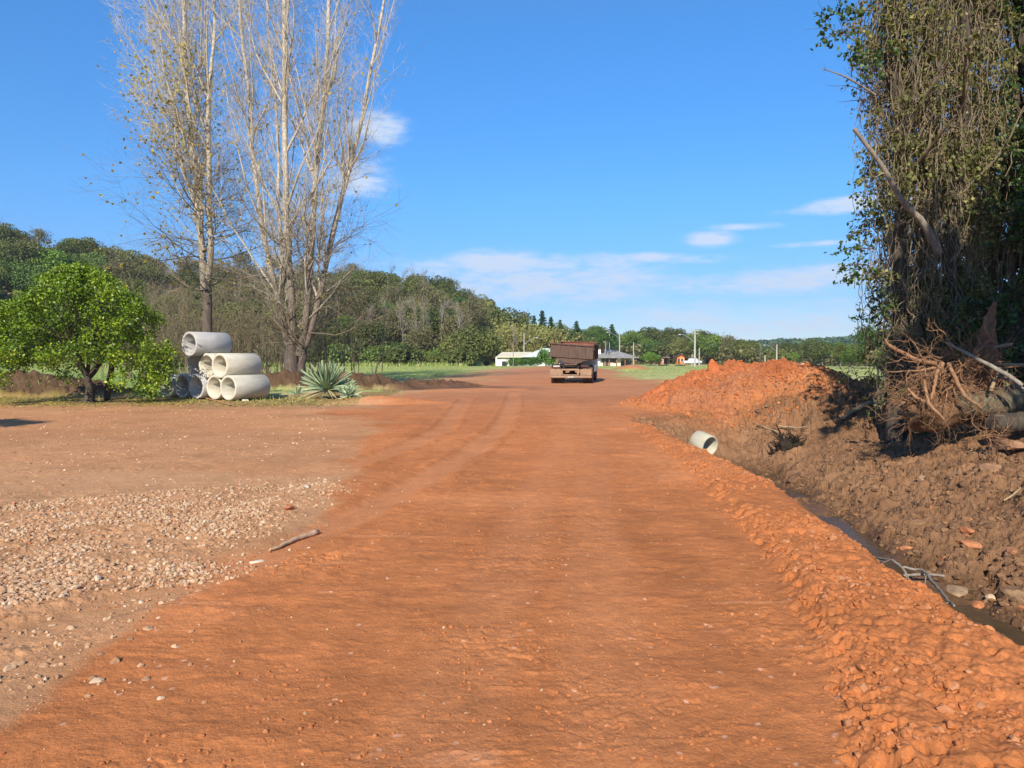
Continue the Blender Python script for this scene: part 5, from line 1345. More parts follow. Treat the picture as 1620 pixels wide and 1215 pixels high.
# power line
def wire(a, b, sag, name, label):
    t = np.linspace(0, 1, 14); P = np.array(a)[None] * (1 - t[:, None]) + np.array(b)[None] * t[:, None]; P[:, 2] -= sag * 4 * t * (1 - t)
    mb = MB(); tubes(mb, P[None], np.full((1, 14), .018), 4); tag(mb.build(name, GLASSD), label, 'wire')
def ptop(q, d): return (q[0].location.x, q[0].location.y, q[0].location.z + q[1] - d)
wire(ptop(PO[4], .3), ptop(PO[0], 1.8), .35, 'power_line', 'power line running from the grey roof pole to the tallest concrete pole')
wire(ptop(PO[0], 2.3), ptop(PO[2], 1.2), .5, 'power_line', 'power line running from the tallest concrete pole to the tree belt lamp pole')

# ================================================================== DUMP TRUCK
def truck():
    RUST = NT('rusty_steel'); v = RUST.coord('Object'); vs = RUST.coord('Object', (4, 4, .6)); f = RUST.noise(2.5, 8, .7, v); g = RUST.noise(3, 7, .7, vs); h = RUST.noise(40, 4, .6, v)
    c = RUST.mix(RUST.ramp(g, [(.4, (0,) * 3), (.65, (1,) * 3)]), RUST.ramp(f, [(.3, (.055, .033, .025)), (.7, (.125, .070, .048))]), (.11, .078, .062)); RUST.bsdf(c, .85, h, .4, .01); RUST = RUST.m
    REDR = plain_mat('reddish_steel', (.19, .075, .05), .8, .3, 3); DUST = plain_mat('dusty_brown', (.30, .19, .12), .9, .2, 3)
    BLK = plain_mat('dirty_black', (.022, .018, .015), .8, .4, 4); TYRE = plain_mat('muddy_tyre', (.12, .075, .05), .9, .5, 5); WH = plain_mat('white_cab_paint', (.72, .69, .62), .4, .1, 2, spec=.4)
    LAMPW = plain_mat('tail_lamp', (.50, .45, .40), .3, .1, 5, spec=.5); LAMPR = plain_mat('red_lamp', (.10, .04, .03), .3, .1, 5)
    D = 41.2; x = (903 - 810) / F * D; root = empty('dump_truck', (x, D, zt(x, D)), -radians(9.5), 'rusty dump truck driving away along the dirt road seen from behind', 'dump truck')
    # body: bed box leaning slightly to the right
    rb = roty(radians(1.5)); W_ = 2.42; T = 1.36
    def B(mb, c, d, **k): mb.box(np.array(c, float) @ rb.T, d, rot=rb, **k)
    bed = MB(); hh = .78
    for s in (-1, 1): B(bed, (s * (W_ / 2 - .04), 2.5, T + hh / 2 + .08), (.08, 4.6, hh), bev=.01)
    B(bed, (0, 4.78, T + hh / 2 + .20), (W_, .08, hh + .2), bev=.01); B(bed, (0, 2.5, T + .04), (W_ - .1, 4.6, .08))
    for s in (-1, 1):
        for yy in (.5, 1.3, 2.1, 2.9, 3.7, 4.5): B(bed, (s * (W_ / 2 + .03), yy, T + hh / 2 + .06), (.07, .09, hh), bev=.01)
        B(bed, (s * (W_ / 2 + .02), 2.5, T + hh + .1), (.12, 4.65, .09), bev=.02)
    bo = bed.build('bed', RUST, root)
    hd = MB(); B(hd, (.10, 4.70, T + hh + .12), (W_ - .3, .06, .30)); B(hd, (.05, 4.66, T + hh + .28), (W_ - .1, .10, .05)); hd.build('headboard', REDR, bo)
    ld_ = MB(); n = 26; gx, gy = np.meshgrid(np.linspace(-W_ / 2 + .1, W_ / 2 - .1, n), np.linspace(.1, 4.7, n)); gz = T + .36 + .22 * np.cos(gx * 1.1) + .08 * fbm(gx * 2, gy * 2, 3, 5)
    idx = np.arange(n * n).reshape(n, n); ld_.add((np.stack([gx, gy, gz], -1).reshape(-1, 3)) @ rb.T, np.stack([idx[:-1, :-1], idx[:-1, 1:], idx[1:, 1:], idx[1:, :-1]], -1).reshape(-1, 4)); ld_.build('load', MAT['redclod'], bo)
    # tailgate: panel with a shallow V lower edge, ribs and top rail
    ra = roty(radians(4.0)); tg = MB()
    def TB(mb, c, d, **k): mb.box(np.array(c, float) @ ra.T + np.array([-.04, 0, 0]), d, rot=ra, **k)
    V = []; xs = np.array([-1.18, -.75, -.3, .3, .75, 1.18]); zb = np.array([.04, -.10, -.30, -.30, -.08, .02])
    for yy in (-.02, .06):
        for a_, b_ in zip(xs, zb): V.append((a_, yy, T + b_ + .06))
        for a_ in xs: V.append((a_, yy, T + .80))
    Vn = np.array(V) @ ra.T + np.array([-.04, 0, 0]); Fc = []
    for i in range(5): Fc += [(i, i + 1, i + 7, i + 6), (12 + i, 18 + i, 19 + i, 13 + i), (i, 12 + i, 13 + i, i + 1), (6 + i, 7 + i, 19 + i, 18 + i)]
    Fc += [(0, 6, 18, 12), (5, 17, 23, 11)]; tg.add(Vn, Fc); to = tg.build('tailgate', RUST, bo)
    rl = MB()
    for a_ in (-.72, -.24, .24, .72): TB(rl, (a_, -.045, T + .42), (.07, .06, .70), bev=.012)
    TB(rl, (0, -.05, T + .82), (2.42, .09, .07), bev=.015); TB(rl, (0, -.05, T + .10), (2.36, .08, .05), bev=.012)
    rl.build('rib', DUST if False else RUST, to)
    hg = MB()
    for a_ in (-1.1, 1.1): TB(hg, (a_, -.03, T + .90), (.1, .16, .16), bev=.02)
    hg.build('hinge', REDR, to)
    sp = MB(); TB(sp, (0, -.10, T - .14), (.9, .14, .05), rot=None) if False else sp.box((0, -.08, T - .30), (.7, .12, .03), bev=.01); sp.build('spill_lip', DUST, to)
    # frame
    fr = MB()
    for s in (-1, 1): fr.box((s * .42, 3.4, .92), (.09, 6.7, .26), bev=.01)
    for yy in (.25, 1.6, 3.2, 4.6): fr.box((0, yy, .98), (.76, .12, .2))
    fr.box((0, .6, 1.22), (.5, .5, .3)); fr.build('chassis', BLK, root)
    cr = MB(); cr.box((-.50, -.02, .64), (.10, .1, .34), bev=.01); cr.box((.42, -.02, .64), (.12, .1, .34), bev=.01); cr.box((-.04, -.02, .78), (1.02, .1, .10), bev=.02); cr.box((-.04, -.02, .49), (1.0, .1, .05)); cr.build('rear_crossmember', DUST, root)
    bp = MB(); bp.box((0, -.1, .38), (2.36, .12, .13), bev=.03)
    for s in (-1, 1): bp.box((s * .6, .05, .52), (.08, .25, .22))
    bp.build('rear_bumper', DUST, root)
    for s in (-1, 1):
        mf = MB(); mf.box((s * .85, .02, .63), (.62, .025, .36), bev=.01); mf.build('mudflap', DUST, root)
        tl = MB(); tl.box((s * .80, -.05, .97), (.36, .07, .10), bev=.02); l_ = tl.build('tail_light', LAMPW if s < 0 else LAMPR, root)
        lb = MB(); lb.box((s * .80, .03, 1.0), (.5, .06, .2)); lb.build('light_bracket', BLK, l_)
    pl = MB(); pl.box((.0, -.175, .38), (.34, .015, .10), bev=.004); pl.build('number_plate', plain_mat('dusty_plate', (.40, .36, .30)), root)
    # wheels
    def wheel(cx, cy, w=.27, R=.50, dual=False):
        prof = [(-w / 2, .30), (-w / 2, R - .05), (-w / 2 + .04, R), (w / 2 - .04, R), (w / 2, R - .05), (w / 2, .30)]
        n = 28; a_ = np.arange(n) * 2 * pi / n; mb = MB()
        V = np.array([(cx + q, cy + r_ * cos(t), R + r_ * sin(t)) for q, r_ in prof for t in a_]); Fc = [(j * n + i, j * n + (i + 1) % n, (j + 1) * n + (i + 1) % n, (j + 1) * n + i) for j in range(5) for i in range(n)]
        mb.add(V, Fc)
        for i in range(n):
            if i % 1 == 0: mb.box((cx, cy + (R + .005) * cos(a_[i]), R + (R + .005) * sin(a_[i])), (w * .92, .05, .03), rot=rotx(a_[i] - pi / 2))
        o = mb.build('wheel', TYRE, root, False); rm = MB()
        rm.add([(cx + q * w * .3, cy + r_ * cos(t), R + r_ * sin(t)) for q, r_ in ((-1.6, .30), (-1.2, .18), (-1.2, .001), (1.2, .001), (1.2, .18), (1.6, .30)) for t in a_], Fc)
        rm.build('rim', DUST, o)
    for s in (-1, 1):
        wheel(s * 1.06, .95); wheel(s * .76, .95); wheel(s * 1.02, 5.9)
    ax_ = MB(); tubes(ax_, np.array([[[-1, .95, .5], [1, .95, .5]]]), np.array([[.09, .09]]), 10); tubes(ax_, np.array([[[0, .95, .52], [0, 3, .75]]]), np.array([[.05, .05]]), 8); V, Fq_ = ICO3; ax_.add(V * .22 + np.array([0, .95, .5]), Fq_); ax_.build('rear_axle', BLK, root)
    tk = MB()
    for s in (-1, 1): tubes(tk, np.array([[[s * .85, 2.5, .78], [s * .85, 3.6, .78]]]), np.array([[.27, .27]]), 18); tk.box((s * .85, 3.05, .78), (.5, 1.0, .3))
    tk.build('fuel_tank', BLK, root)
    # cab
    cb = MB(); cb.box((0, 6.0, 1.25), (2.36, 1.9, 1.1), bev=.06); cb.box((0, 6.0, 2.02), (2.30, 1.75, .50), taper=.9, bev=.05)
    c = cb.build('cab', WH, root)
    mb = MB(); mb.box((0, 5.10, 2.02), (1.5, .03, .34)); mb.build('rear_window', GLASSD, c)
    for s in (-1, 1):
        mb = MB(); mb.box((s * 1.13, 6.1, 2.0), (.03, .8, .40)); mb.build('side_window', GLASSD, c)
        mb = MB(); mb.box((s * 1.195, 5.95, 1.3), (.02, 1.0, .95), bev=.005); dd = mb.build('door', WH, c); mb = MB(); mb.box((s * 1.215, 5.6, 1.45), (.02, .16, .04)); mb.build('handle', BLK, dd)
        mb = MB(); tubes(mb, np.array([[[s * 1.15, 6.7, 2.25], [s * 1.45, 6.75, 2.3], [s * 1.47, 6.75, 1.7]]]), np.full((1, 3), .02), 5); m_ = mb.build('mirror_arm', BLK, c)
        mb = MB(); mb.box((s * 1.48, 6.72, 1.98), (.22, .07, .48), bev=.03); mb.build('mirror', BLK, m_)
    sg = MB(); sg.box((1.19, 3.4, .82), (.03, 2.6, .42), bev=.01); sg.box((-1.19, 3.4, .82), (.03, 2.6, .42), bev=.01); sg.build('side_guard', WH, root)
truck()
# ================================================================== VINE COVERED TREES ON THE RIGHT
LM['vine'] = leaf_mat('vine_leaves', [(0, (.045, .05, .014)), (.5, (.115, .12, .032)), (.8, (.20, .205, .06)), (1, (.33, .30, .12))], .3, .55, .3, 0)
LM['dryvine'] = leaf_mat('dry_vine_leaves', [(0, (.10, .07, .035)), (.6, (.22, .17, .09)), (1, (.34, .26, .14))], .2, .7, .2, 0)
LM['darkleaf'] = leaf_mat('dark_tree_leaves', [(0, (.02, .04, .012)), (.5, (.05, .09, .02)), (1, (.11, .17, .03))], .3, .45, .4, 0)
VINEB = bark_mat('dead_vine', (.13, .10, .065), (.33, .265, .17), (8, 8, 2))
def vine_tree(name, x, y, seed, label, H0, stems, curtains, strands, ln=34000, spread=1.0):
    """stems: (dx, dy, top dx, top dy, r); curtains: (dx, dy, z top, z bottom, radius, number)"""
    rng = np.random.default_rng(seed); z0 = zt(x, y); root = empty(name, (x, y, z0 - .05), label=label, cat='tree'); mb = MB(); K = 14
    PS = []; RS = []
    for dx, dy, tx, ty, r in stems:
        t = np.linspace(0, 1, K); w = np.cumsum(rng.normal(0, .07, (K, 2)), 0); w -= w[0]
        PS.append(np.stack([dx + (tx - dx) * t + w[:, 0], dy + (ty - dy) * t + w[:, 1], -.4 + (H0 + .4) * t], -1)); RS.append(r * (1 + .5 * np.exp(-t * 14)) * (1 - .55 * t))
    PS = np.array(PS); RS = np.array(RS); tubes(mb, PS, RS, 10); mb.build('trunk', BARKS['dark'], root, True)
    mb = MB(); B, RB = grow(PS, RS, 9, rng, (.3, 1), (.5, 1.1), (1, 1), 9, .04, .10, .4, .2, absl=2.3 * spread, minr=.02); tubes(mb, B, RB, 6)
    T, RT = grow(B, RB, 8, rng, (.2, 1), (.4, .9), (.35, .6), 6, .0, .12, .5, .2, minr=.008); tubes(mb, T, RT, 4); mb.build('branches', BARKS['vine'], root)
    # hanging vines: long sagging strands wrapped round the crown and dropping down
    mv = MB(); Ps = []; LC = []
    for dx, dy, zt_, zb, rad, n in curtains:
        k = 16; a = rng.uniform(0, 2 * pi, n); rr = rad * rng.uniform(.35, 1.08, n); p = np.zeros((n, k, 3))
        z1 = rng.uniform(zb + .2, zt_, n) ; Ln = np.minimum(rng.uniform(.5, 3.6, n), z1 - zb * rng.uniform(.2, 1, n)); tw = rng.normal(0, .35, n)
        t = np.linspace(0, 1, k)
        A = a[:, None] + tw[:, None] * t; wob = np.cumsum(rng.normal(0, .045, (n, k, 2)), 1)
        p[..., 0] = dx + np.cos(A) * rr[:, None] + wob[..., 0]; p[..., 1] = dy + np.sin(A) * rr[:, None] * .8 + wob[..., 1]; p[..., 2] = z1[:, None] - Ln[:, None] * t
        Ps.append(p)
    Ps = np.concatenate(Ps); tubes(mv, Ps, rng.uniform(.004, .011, len(Ps))[:, None] * np.ones((1, 16)), 3)
    # short curly twigs sprouting from the strands
    m = rng.permutation(len(Ps))[: len(Ps) // 2]
    T3, R3 = grow(Ps[m], np.full((len(m), 16), .005), 7, rng, (.05, .95), (.5, 1.4), (1, 1), 6, -.12, .28, .8, 0, absl=.45, minr=.0035, endr=.6); tubes(mv, T3, R3, 3)
    mv.build('vines', VINEB, root)
    ml = MB(); i = rng.integers(0, len(T3), ln); j = rng.integers(2, 6, ln); C = T3[i, j] + rng.normal(0, .04, (ln, 3))
    cl = fbm(C[:, 0] * 1.6 + C[:, 1], C[:, 2] * 1.1, 3, seed); kp = cl > -.08; C = C[kp]
    leaves(ml, C, .088, rng, None, .7, np.clip(rng.normal(.5, .22, len(C)) + cl[kp] * .4, 0, 1), .5, hang=(0, 0, -.6)); ml.build('leaves', LM['vine'], root)
    md = MB(); i = rng.integers(0, len(T3), ln // 3); C = T3[i, 4] + rng.normal(0, .05, (ln // 3, 3)); leaves(md, C, .06, rng, None, .6, None, .5, hang=(0, 0, -1)); md.build('dry_leaves', LM['dryvine'], root)
    return root
VY = 15.2
def vx(px, D=VY): return (px - 810) / F * D
x0 = vx(1450)
vt = vine_tree('vine_covered_tree', x0, VY, 500, 'tall tree wrapped in dead hanging vines with a broken branch sticking out to the left', 12.5,
   [(-.35, 0, -.55, 0, .17), (.25, .1, .35, .2, .20), (.75, -.1, 1.0, .2, .15), (-.05, .5, -.1, .4, .12)],
   [(-.15, 0, 12.5, 1.9, .85, 340), (.55, .1, 12.5, 2.4, .75, 310), (-.55, 0, 12.5, 6.0, .75, 200), (1.05, .1, 12.5, 4.0, .6, 170), (-.1, .1, 4.5, 1.3, .7, 90), (.6, .3, 3.6, .3, .9, 140)], 0, 44000)
# broken branch
rng = np.random.default_rng(9)
def limb(name, pts, rad, mat, parent=None, label=None, cat=None, sides=9, wob=.02, seed=1, twigs=0, tl=.4, tr=.5, smooth=True, k=22):
    """a bent tapering stick through points"""
    r = np.random.default_rng(seed); pts = np.array(pts, float); s = np.linspace(0, len(pts) - 1, k); i = np.minimum(s.astype(int), len(pts) - 2); f = (s - i)[:, None]
    P = pts[i] * (1 - f) + pts[i + 1] * f
    for _ in range(2): P[1:-1] = (P[:-2] + 2 * P[1:-1] + P[2:]) / 4
    P = P + r.normal(0, wob, P.shape) * np.linalg.norm(pts[-1] - pts[0]) / 10; R = np.interp(np.linspace(0, 1, k), np.linspace(0, 1, len(rad)), rad) * r.uniform(.88, 1.12, k)
    mb = MB(); tubes(mb, P[None], R[None], sides)
    for e, q in ((0, 1), (-1, -1)):                  # closed ends
        c = P[e]; n0 = len(mb.V)
        ring = mb.V[0].reshape(k, sides, 3)[e]; V = np.concatenate([ring, c[None] + (P[e] - P[e + q]) * .15]); mb.add(V, [(j, (j + 1) % sides, sides) if e else ((j + 1) % sides, j, sides) for j in range(sides)])
    if twigs:
        T, RT = grow(P[None], R[None], twigs, r, (.2, 1), (.5, 1.1), (tl * .5, tl), 8, .0, .16, .5, .2, minr=.003); tubes(mb, T, RT, 5)
        T2, RT2 = grow(T, RT, 3, r, (.3, 1), (.4, .9), (.3, .6), 6, .0, .18, .6, .2, minr=.0025); tubes(mb, T2, RT2, 4)
    o = mb.build(name, mat, parent, smooth)
    if label: tag(o, label, cat)
    return o
def rel(px, py, D, o): return at(px, py, D) - np.array(o.location)
limb('broken_branch', [rel(1485, 400, 14.7, vt), rel(1462, 352, 14.5, vt), rel(1425, 318, 14.3, vt), rel(1400, 268, 14.2, vt), rel(1376, 236, 14.1, vt), rel(1351, 204, 14.0, vt)], [.085, .07, .055, .045, .042, .040], BARKS['grey'], vt, wob=.008, seed=4, twigs=3, tl=.15)
limb('dead_twig', [rel(1385, 150, 14.6, vt), rel(1350, 128, 14.4, vt), rel(1330, 118, 14.3, vt), rel(1302, 109, 14.2, vt)], [.022, .018, .014, .008], BARKS['grey'], vt, wob=.02, seed=5, twigs=5, tl=.2)
# leafy sprigs on the left of the vine tree
def sprig(px, py, w, h, n, D_, seed, ls=.11):
    r = np.random.default_rng(seed); c = rel(px, py, D_, vt); mb = MB(); s = D_ / F
    st = np.array([[c + np.array([w * s * .7, 0, h * s * .2]), c + np.array([0, 0, .1]), c + np.array([-w * s * .6, -.1, -h * s * .1])]]); P = st; R = np.array([[.014, .009, .004]])
    T, RT = grow(P, R, 12, r, (.05, 1), (.4, 1.2), (1, 1), 6, -.02, .18, .5, 0, absl=max(w, h) * s * .45, minr=.003); tubes(mb, P, R, 4); tubes(mb, T, RT, 3)
    i = r.integers(0, 12, n); j = r.integers(1, 6, n); return mb, T[i, j] + r.normal(0, .035, (n, 3))
r_ = np.random.default_rng(77)
for q, (px, py, w, h, n) in enumerate([(1350, 400, 50, 30, 100), (1368, 440, 45, 40, 120), (1345, 425, 40, 30, 60), (1388, 500, 50, 40, 120), (1400, 470, 40, 60, 110), (1340, 25, 55, 45, 220), (1325, 60, 40, 50, 90), (1380, 95, 60, 90, 300), (1358, 372, 30, 30, 40), (1375, 330, 30, 60, 60), (1400, 545, 40, 40, 25)]):
    b, C = sprig(px, py, w, h, n, 14.6, 900 + q); sp_ = b.build('sprig', BARKS['vine'], vt); ml = MB(); leaves(ml, C, .085, r_, None, .65, None, .5, hang=(0, 0, -.4)); ml.build('sprig_leaves', LM['darkleaf'], sp_)
# darker leafy trees to the right of the vine tree
def leafy_tree(name, x, y, seed, H0, label, r=.22, w=4.2, lo=.3, nb=26, nl=15000, ls=.10, leafm='darkleaf', stems=2, hang=-.3, vines=60):
    rng = np.random.default_rng(seed); z0 = zt(x, y); root = empty(name, (x, y, z0 - .05), label=label, cat='tree'); K = 12; mb = MB(); PS = []; RS = []
    for i in range(stems):
        t = np.linspace(0, 1, K); w_ = np.cumsum(rng.normal(0, .13, (K, 2)), 0); w_ -= w_[0]; tx, ty = rng.normal(0, .7, 2)
        PS.append(np.stack([i * .3 + tx * t + w_[:, 0], ty * t + w_[:, 1], -.3 + H0 * t], -1)); RS.append(r * (1 - .7 * t) * (1 - .25 * i))
    PS = np.array(PS); RS = np.array(RS); tubes(mb, PS, RS, 9); mb.build('trunk', BARKS['dark'], root, True)
    mb = MB(); B, RB = grow(PS, RS, nb // stems, rng, (lo, 1), (.5, 1.2), (.8, 1.2), 9, .06, .10, .45, .3, absl=w * .6, minr=.02); tubes(mb, B, RB, 6)
    T, RT = grow(B, RB, 9, rng, (.15, 1), (.4, .9), (.3, .6), 7, .02, .12, .5, .2, minr=.006); tubes(mb, T, RT, 4)
    T2, R2 = grow(T, RT, 5, rng, (.2, 1), (.4, .9), (.3, .7), 5, -.03, .14, .6, .2, minr=.004); tubes(mb, T2, R2, 3); mb.build('branches', BARKS['dark'], root)
    ml = MB(); i = rng.integers(0, len(T2), nl); C = T2[i, rng.integers(1, 5, nl)] + rng.normal(0, .06, (nl, 3)); leaves(ml, C, ls, rng, None, .6, None, .5, hang=(0, 0, hang)); ml.build('leaves', LM[leafm], root)
    if vines:
        k = 14; p = np.zeros((vines, k, 3)); s = rng.integers(0, len(B), vines); st = B[s, rng.integers(3, 9, vines)]; t = np.linspace(0, 1, k); L_ = rng.uniform(1, 4.5, vines); L_ = np.minimum(L_, np.maximum(st[:, 2] - .3, .5))
        wb = np.cumsum(rng.normal(0, .035, (vines, k, 2)), 1); p[..., :2] = st[:, None, :2] + wb; p[..., 2] = st[:, 2:3] - L_[:, None] * t; mv = MB(); tubes(mv, p, rng.uniform(.004, .012, vines)[:, None] * np.ones((1, k)), 3); mv.build('vines', BARKS['vine'], root)
    return root
leafy_tree('leafy_tree', vx(1560, 17.5), 17.5, 510, 12, 'dark leafy tree with crooked trunk directly right of the vine wrapped tree', .16, 4.4, .22, 34, 15000, .105, stems=2, vines=160)
leafy_tree('leafy_tree', vx(1640, 16.0), 16.0, 511, 12, 'green leafy tree filling the top right corner of the frame', .2, 4.6, .35, 40, 20000, .11, stems=2, vines=120)
leafy_tree('leafy_tree', vx(1500, 19.5), 19.5, 512, 6.5, 'low dark tree in the shade behind the vine wrapped tree', .12, 3.8, .1, 34, 14000, .12, stems=3, vines=120)
leafy_tree('leafy_tree', vx(1610, 19.0), 19.0, 513, 7.0, 'low dark tree in the shade at the right frame edge behind the uprooted stump', .14, 4.0, .08, 40, 17000, .12, stems=3, vines=120)
leafy_tree('leafy_tree', vx(1560, 14.6), 14.6, 514, 4.2, 'shaded undergrowth tree with thin stems right behind the fallen trunk', .06, 2.4, .1, 30, 9000, .10, stems=3, vines=60)
# trees standing beside the photographer whose crowns shade the ground of the picture
leafy_tree('shade_tree', 7.5, 4.4, 520, 9.2, 'tree right of the camera that shades the foot of the vine wrapped tree', .2, 5.2, .70, 70, 42000, .26, 'olive', 2, -.2, 0)
leafy_tree('shade_tree', 11.6, 5.0, 521, 10.2, 'second shade tree right of the camera, farther from the road', .2, 5.6, .66, 70, 42000, .26, 'olive', 2, -.2, 0)
def palmshade():
    rng = np.random.default_rng(530); x, y = -15.0, 10.6; root = empty('palm_tree', (x, y, zt(x, y)), label='palm left of the camera shading the pale dirt at the left edge', cat='palm')
    mb = MB(); tubes(mb, np.array([[[0, 0, -.3], [.1, 0, 2.2], [.15, 0, 4.2]]]), np.array([[.17, .14, .12]]), 10); mb.build('trunk', BARKS['grey'], root); mb = MB()
    for i in range(18):
        a = i * 2.4; e = rng.uniform(.1, 1.1); t = np.linspace(0, 1, 9); L = rng.uniform(2.0, 2.8); P = np.stack([.15 + cos(a) * L * t * cos(e * .6), sin(a) * L * t * cos(e * .6), 4.2 + L * (sin(e) * t - .8 * t ** 2)], -1)
        tubes(mb, P[None], np.linspace(.03, .01, 9)[None], 4); q = rng.uniform(.12, 1, 130) * 8; j = np.minimum(q.astype(int), 7); f = (q - j)[:, None]; leaves(mb, P[j] * (1 - f) + P[j + 1] * f + rng.normal(0, .05, (130, 3)), .6, rng, None, .14, hang=(0, 0, -.8))
    mb.build('fronds', LM['green'], root)
palmshade()

# ================================================================== UPROOTED STUMP AND FALLEN TRUNK
SD = 12.6
def P3(px, py, D=SD): return at(px, py, D)
st = empty('uprooted_stump', P3(1505, 640), label='uprooted tree stump with a wild fan of reddish bare roots on top of the bank', cat='stump')
so = np.array(st.location)
def R3(px, py, D=SD): return at(px, py, D) - so
rr = np.random.default_rng(55)
# root ball of earth and wood
V = ICO3[0] * np.array([.50, .38, .34]); V = V * (1 + .28 * fbm(V[:, 0] * 3 + 3, V[:, 1] * 3 + V[:, 2] * 4, 4, 3) + .10 * fbm(V[:, 0] * 11, V[:, 2] * 11 + V[:, 1] * 7, 3, 4))[:, None]
mb = MB(); mb.add(V * .85 + R3(1515, 618, 13.0), ICO3[1]); V2 = ICO3[0] * np.array([.5, .4, .35]); V2 = V2 * (1 + .3 * fbm(V2[:, 0] * 4, V2[:, 1] * 4 + V2[:, 2] * 5, 4, 8))[:, None]; mb.add(V2 + R3(1475, 652, 12.7), ICO3[1]); mb.build('root_ball', MAT['brownclod'], st)
def roots(cx, cy, cD, n, L, seed, bias, rad=.035, name='root', ang=1.0):
    r = np.random.default_rng(seed); c = R3(cx, cy, cD); P0 = np.stack([c - .12 * np.array(bias), c, c + .12 * np.array(bias)])[None]; R0 = np.full((1, 3), rad / .8)
    B, RB = grow(P0, R0, n, r, (.1, 1), (.2, ang), (.5, 1.2), 14, -.02, .26, .8, 0, absl=L * .92, minr=rad * .3, endr=.22)
    RB = RB * .62 * r.uniform(.3, 1.35, (len(RB), 1)) ** 1.3; T, RT = grow(B, RB, 4, r, (.25, 1), (.4, 1.1), (.25, .6), 9, -.03, .22, .6, .2, minr=.005, endr=.3); T2, RT2 = grow(T, RT, 3, r, (.2, 1), (.4, 1.2), (.3, .7), 6, -.03, .26, .6, .2, minr=.003, endr=.4)
    mb = MB(); tubes(mb, B, RB, 7); tubes(mb, T, RT, 5); tubes(mb, T2, RT2, 4); mb.build(name, BARKS['root'], st, True)
roots(1490, 585, 12.6, 16, 1.0, 1, (-1, -.1, .25), .034)
roots(1500, 600, 12.5, 14, .8, 2, (-.6, -.5, -.6), .036)
roots(1530, 575, 12.7, 14, .8, 3, (.2, -.2, 1), .030, ang=1.4)
roots(1465, 605, 12.5, 14, .6, 4, (-.4, -.4, -1), .030, ang=1.3)
roots(1555, 580, 12.6, 9, .7, 5, (.8, -.3, .1), .028, ang=1.2)
roots(1510, 560, 12.7, 10, .7, 6, (-1, 0, .1), .022)
roots(1485, 642, 12.2, 12, .45, 7, (-.6, -.3, -.2), .014, ang=1.5)
roots(1560, 690, 11.6, 14, .6, 8, (.4, -.3, .2), .012, ang=1.5)
roots(1440, 635, 12.4, 12, .6, 9, (-1, -.1, .0), .012, ang=1.3)
limb('root', [R3(1480, 575), R3(1450, 570), R3(1435, 562), R3(1405, 546), R3(1400, 536)], [.05, .045, .04, .03, .012], BARKS['root'], st, wob=.03, seed=31, twigs=4, tl=.3)
limb('root', [R3(1490, 575, 12.4), R3(1482, 590, 12.3), R3(1478, 612, 12.2), R3(1473, 632, 12.1)], [.045, .035, .028, .02], BARKS['root'], st, wob=.04, seed=32)
limb('root', [R3(1500, 575, 12.3), R3(1512, 600, 12.1), R3(1525, 626, 12.0), R3(1552, 645, 12.0)], [.03, .035, .035, .02], BARKS['root'], st, wob=.04, seed=33)
limb('root', [R3(1462, 600, 12.2), R3(1466, 625, 12.1), R3(1470, 640, 12.0), R3(1494, 664, 11.9)], [.02, .026, .032, .014], BARKS['root'], st, wob=.03, seed=34)
limb('root', [R3(1436, 615, 12.3), R3(1450, 630, 12.2), R3(1463, 636, 12.1)], [.02, .03, .035], BARKS['root'], st, wob=.04, seed=35)
def tangle(n, px0, px1, py0, py1, seed, r0, r1, L0, L1):
    r = np.random.default_rng(seed); k = 16; P = np.zeros((n, k, 3))
    for i in range(n):
        c = R3(r.uniform(px0, px1), r.uniform(py0, py1), r.uniform(12.2, 13.0)); d = norm(r.normal(size=3) + np.array([-.5, -.2, -.2])); s = r.uniform(L0, L1) / k
        P[i, 0] = c
        for j in range(1, k): d = norm(d + r.normal(0, .30, 3) + np.array([0, 0, -.04])); P[i, j] = P[i, j - 1] + d * s
    R = np.linspace(1, .35, k)[None] * r.uniform(r0, r1, (n, 1)); mb = MB(); tubes(mb, P, R, 5)
    T, RT = grow(P, R, 3, r, (.2, 1), (.4, 1.2), (.2, .5), 6, -.03, .25, .5, .2, minr=.002, endr=.4); tubes(mb, T, RT, 3); mb.build('fine_roots', BARKS['root'], st, True)
tangle(70, 1440, 1560, 560, 640, 801, .004, .014, .4, 1.1)
tangle(110, 1450, 1590, 555, 650, 802, .002, .006, .3, .9)
tangle(60, 1420, 1600, 640, 675, 803, .002, .006, .3, .8)
# torn upright slab of root wood
limb('torn_root', [R3(1548, 620, 12.9), R3(1555, 590, 12.9), R3(1560, 560, 12.9), R3(1563, 530, 12.95), R3(1568, 500, 13), R3(1574, 478, 13)], [.26, .20, .19, .13, .085, .03], bark_mat('torn_wood', (.11, .05, .028), (.28, .13, .07), (6, 6, 2), .03), st, wob=.04, seed=36, sides=7, smooth=False)
limb('root', [R3(1559, 500, 12.7), R3(1557, 520, 12.7), R3(1571, 542, 12.7)], [.02, .03, .018], BARKS['root'], st, wob=.03, seed=37)
limb('root', [R3(1572, 550, 12.5), R3(1590, 546, 12.5), R3(1602, 544, 12.5)], [.02, .03, .012], BARKS['straw'], st, wob=.06, seed=38, twigs=8, tl=.25)
limb('root', [R3(1578, 590, 12.5), R3(1572, 605, 12.4), R3(1568, 618, 12.4)], [.02, .03, .035], BARKS['straw'], st, wob=.06, seed=39)
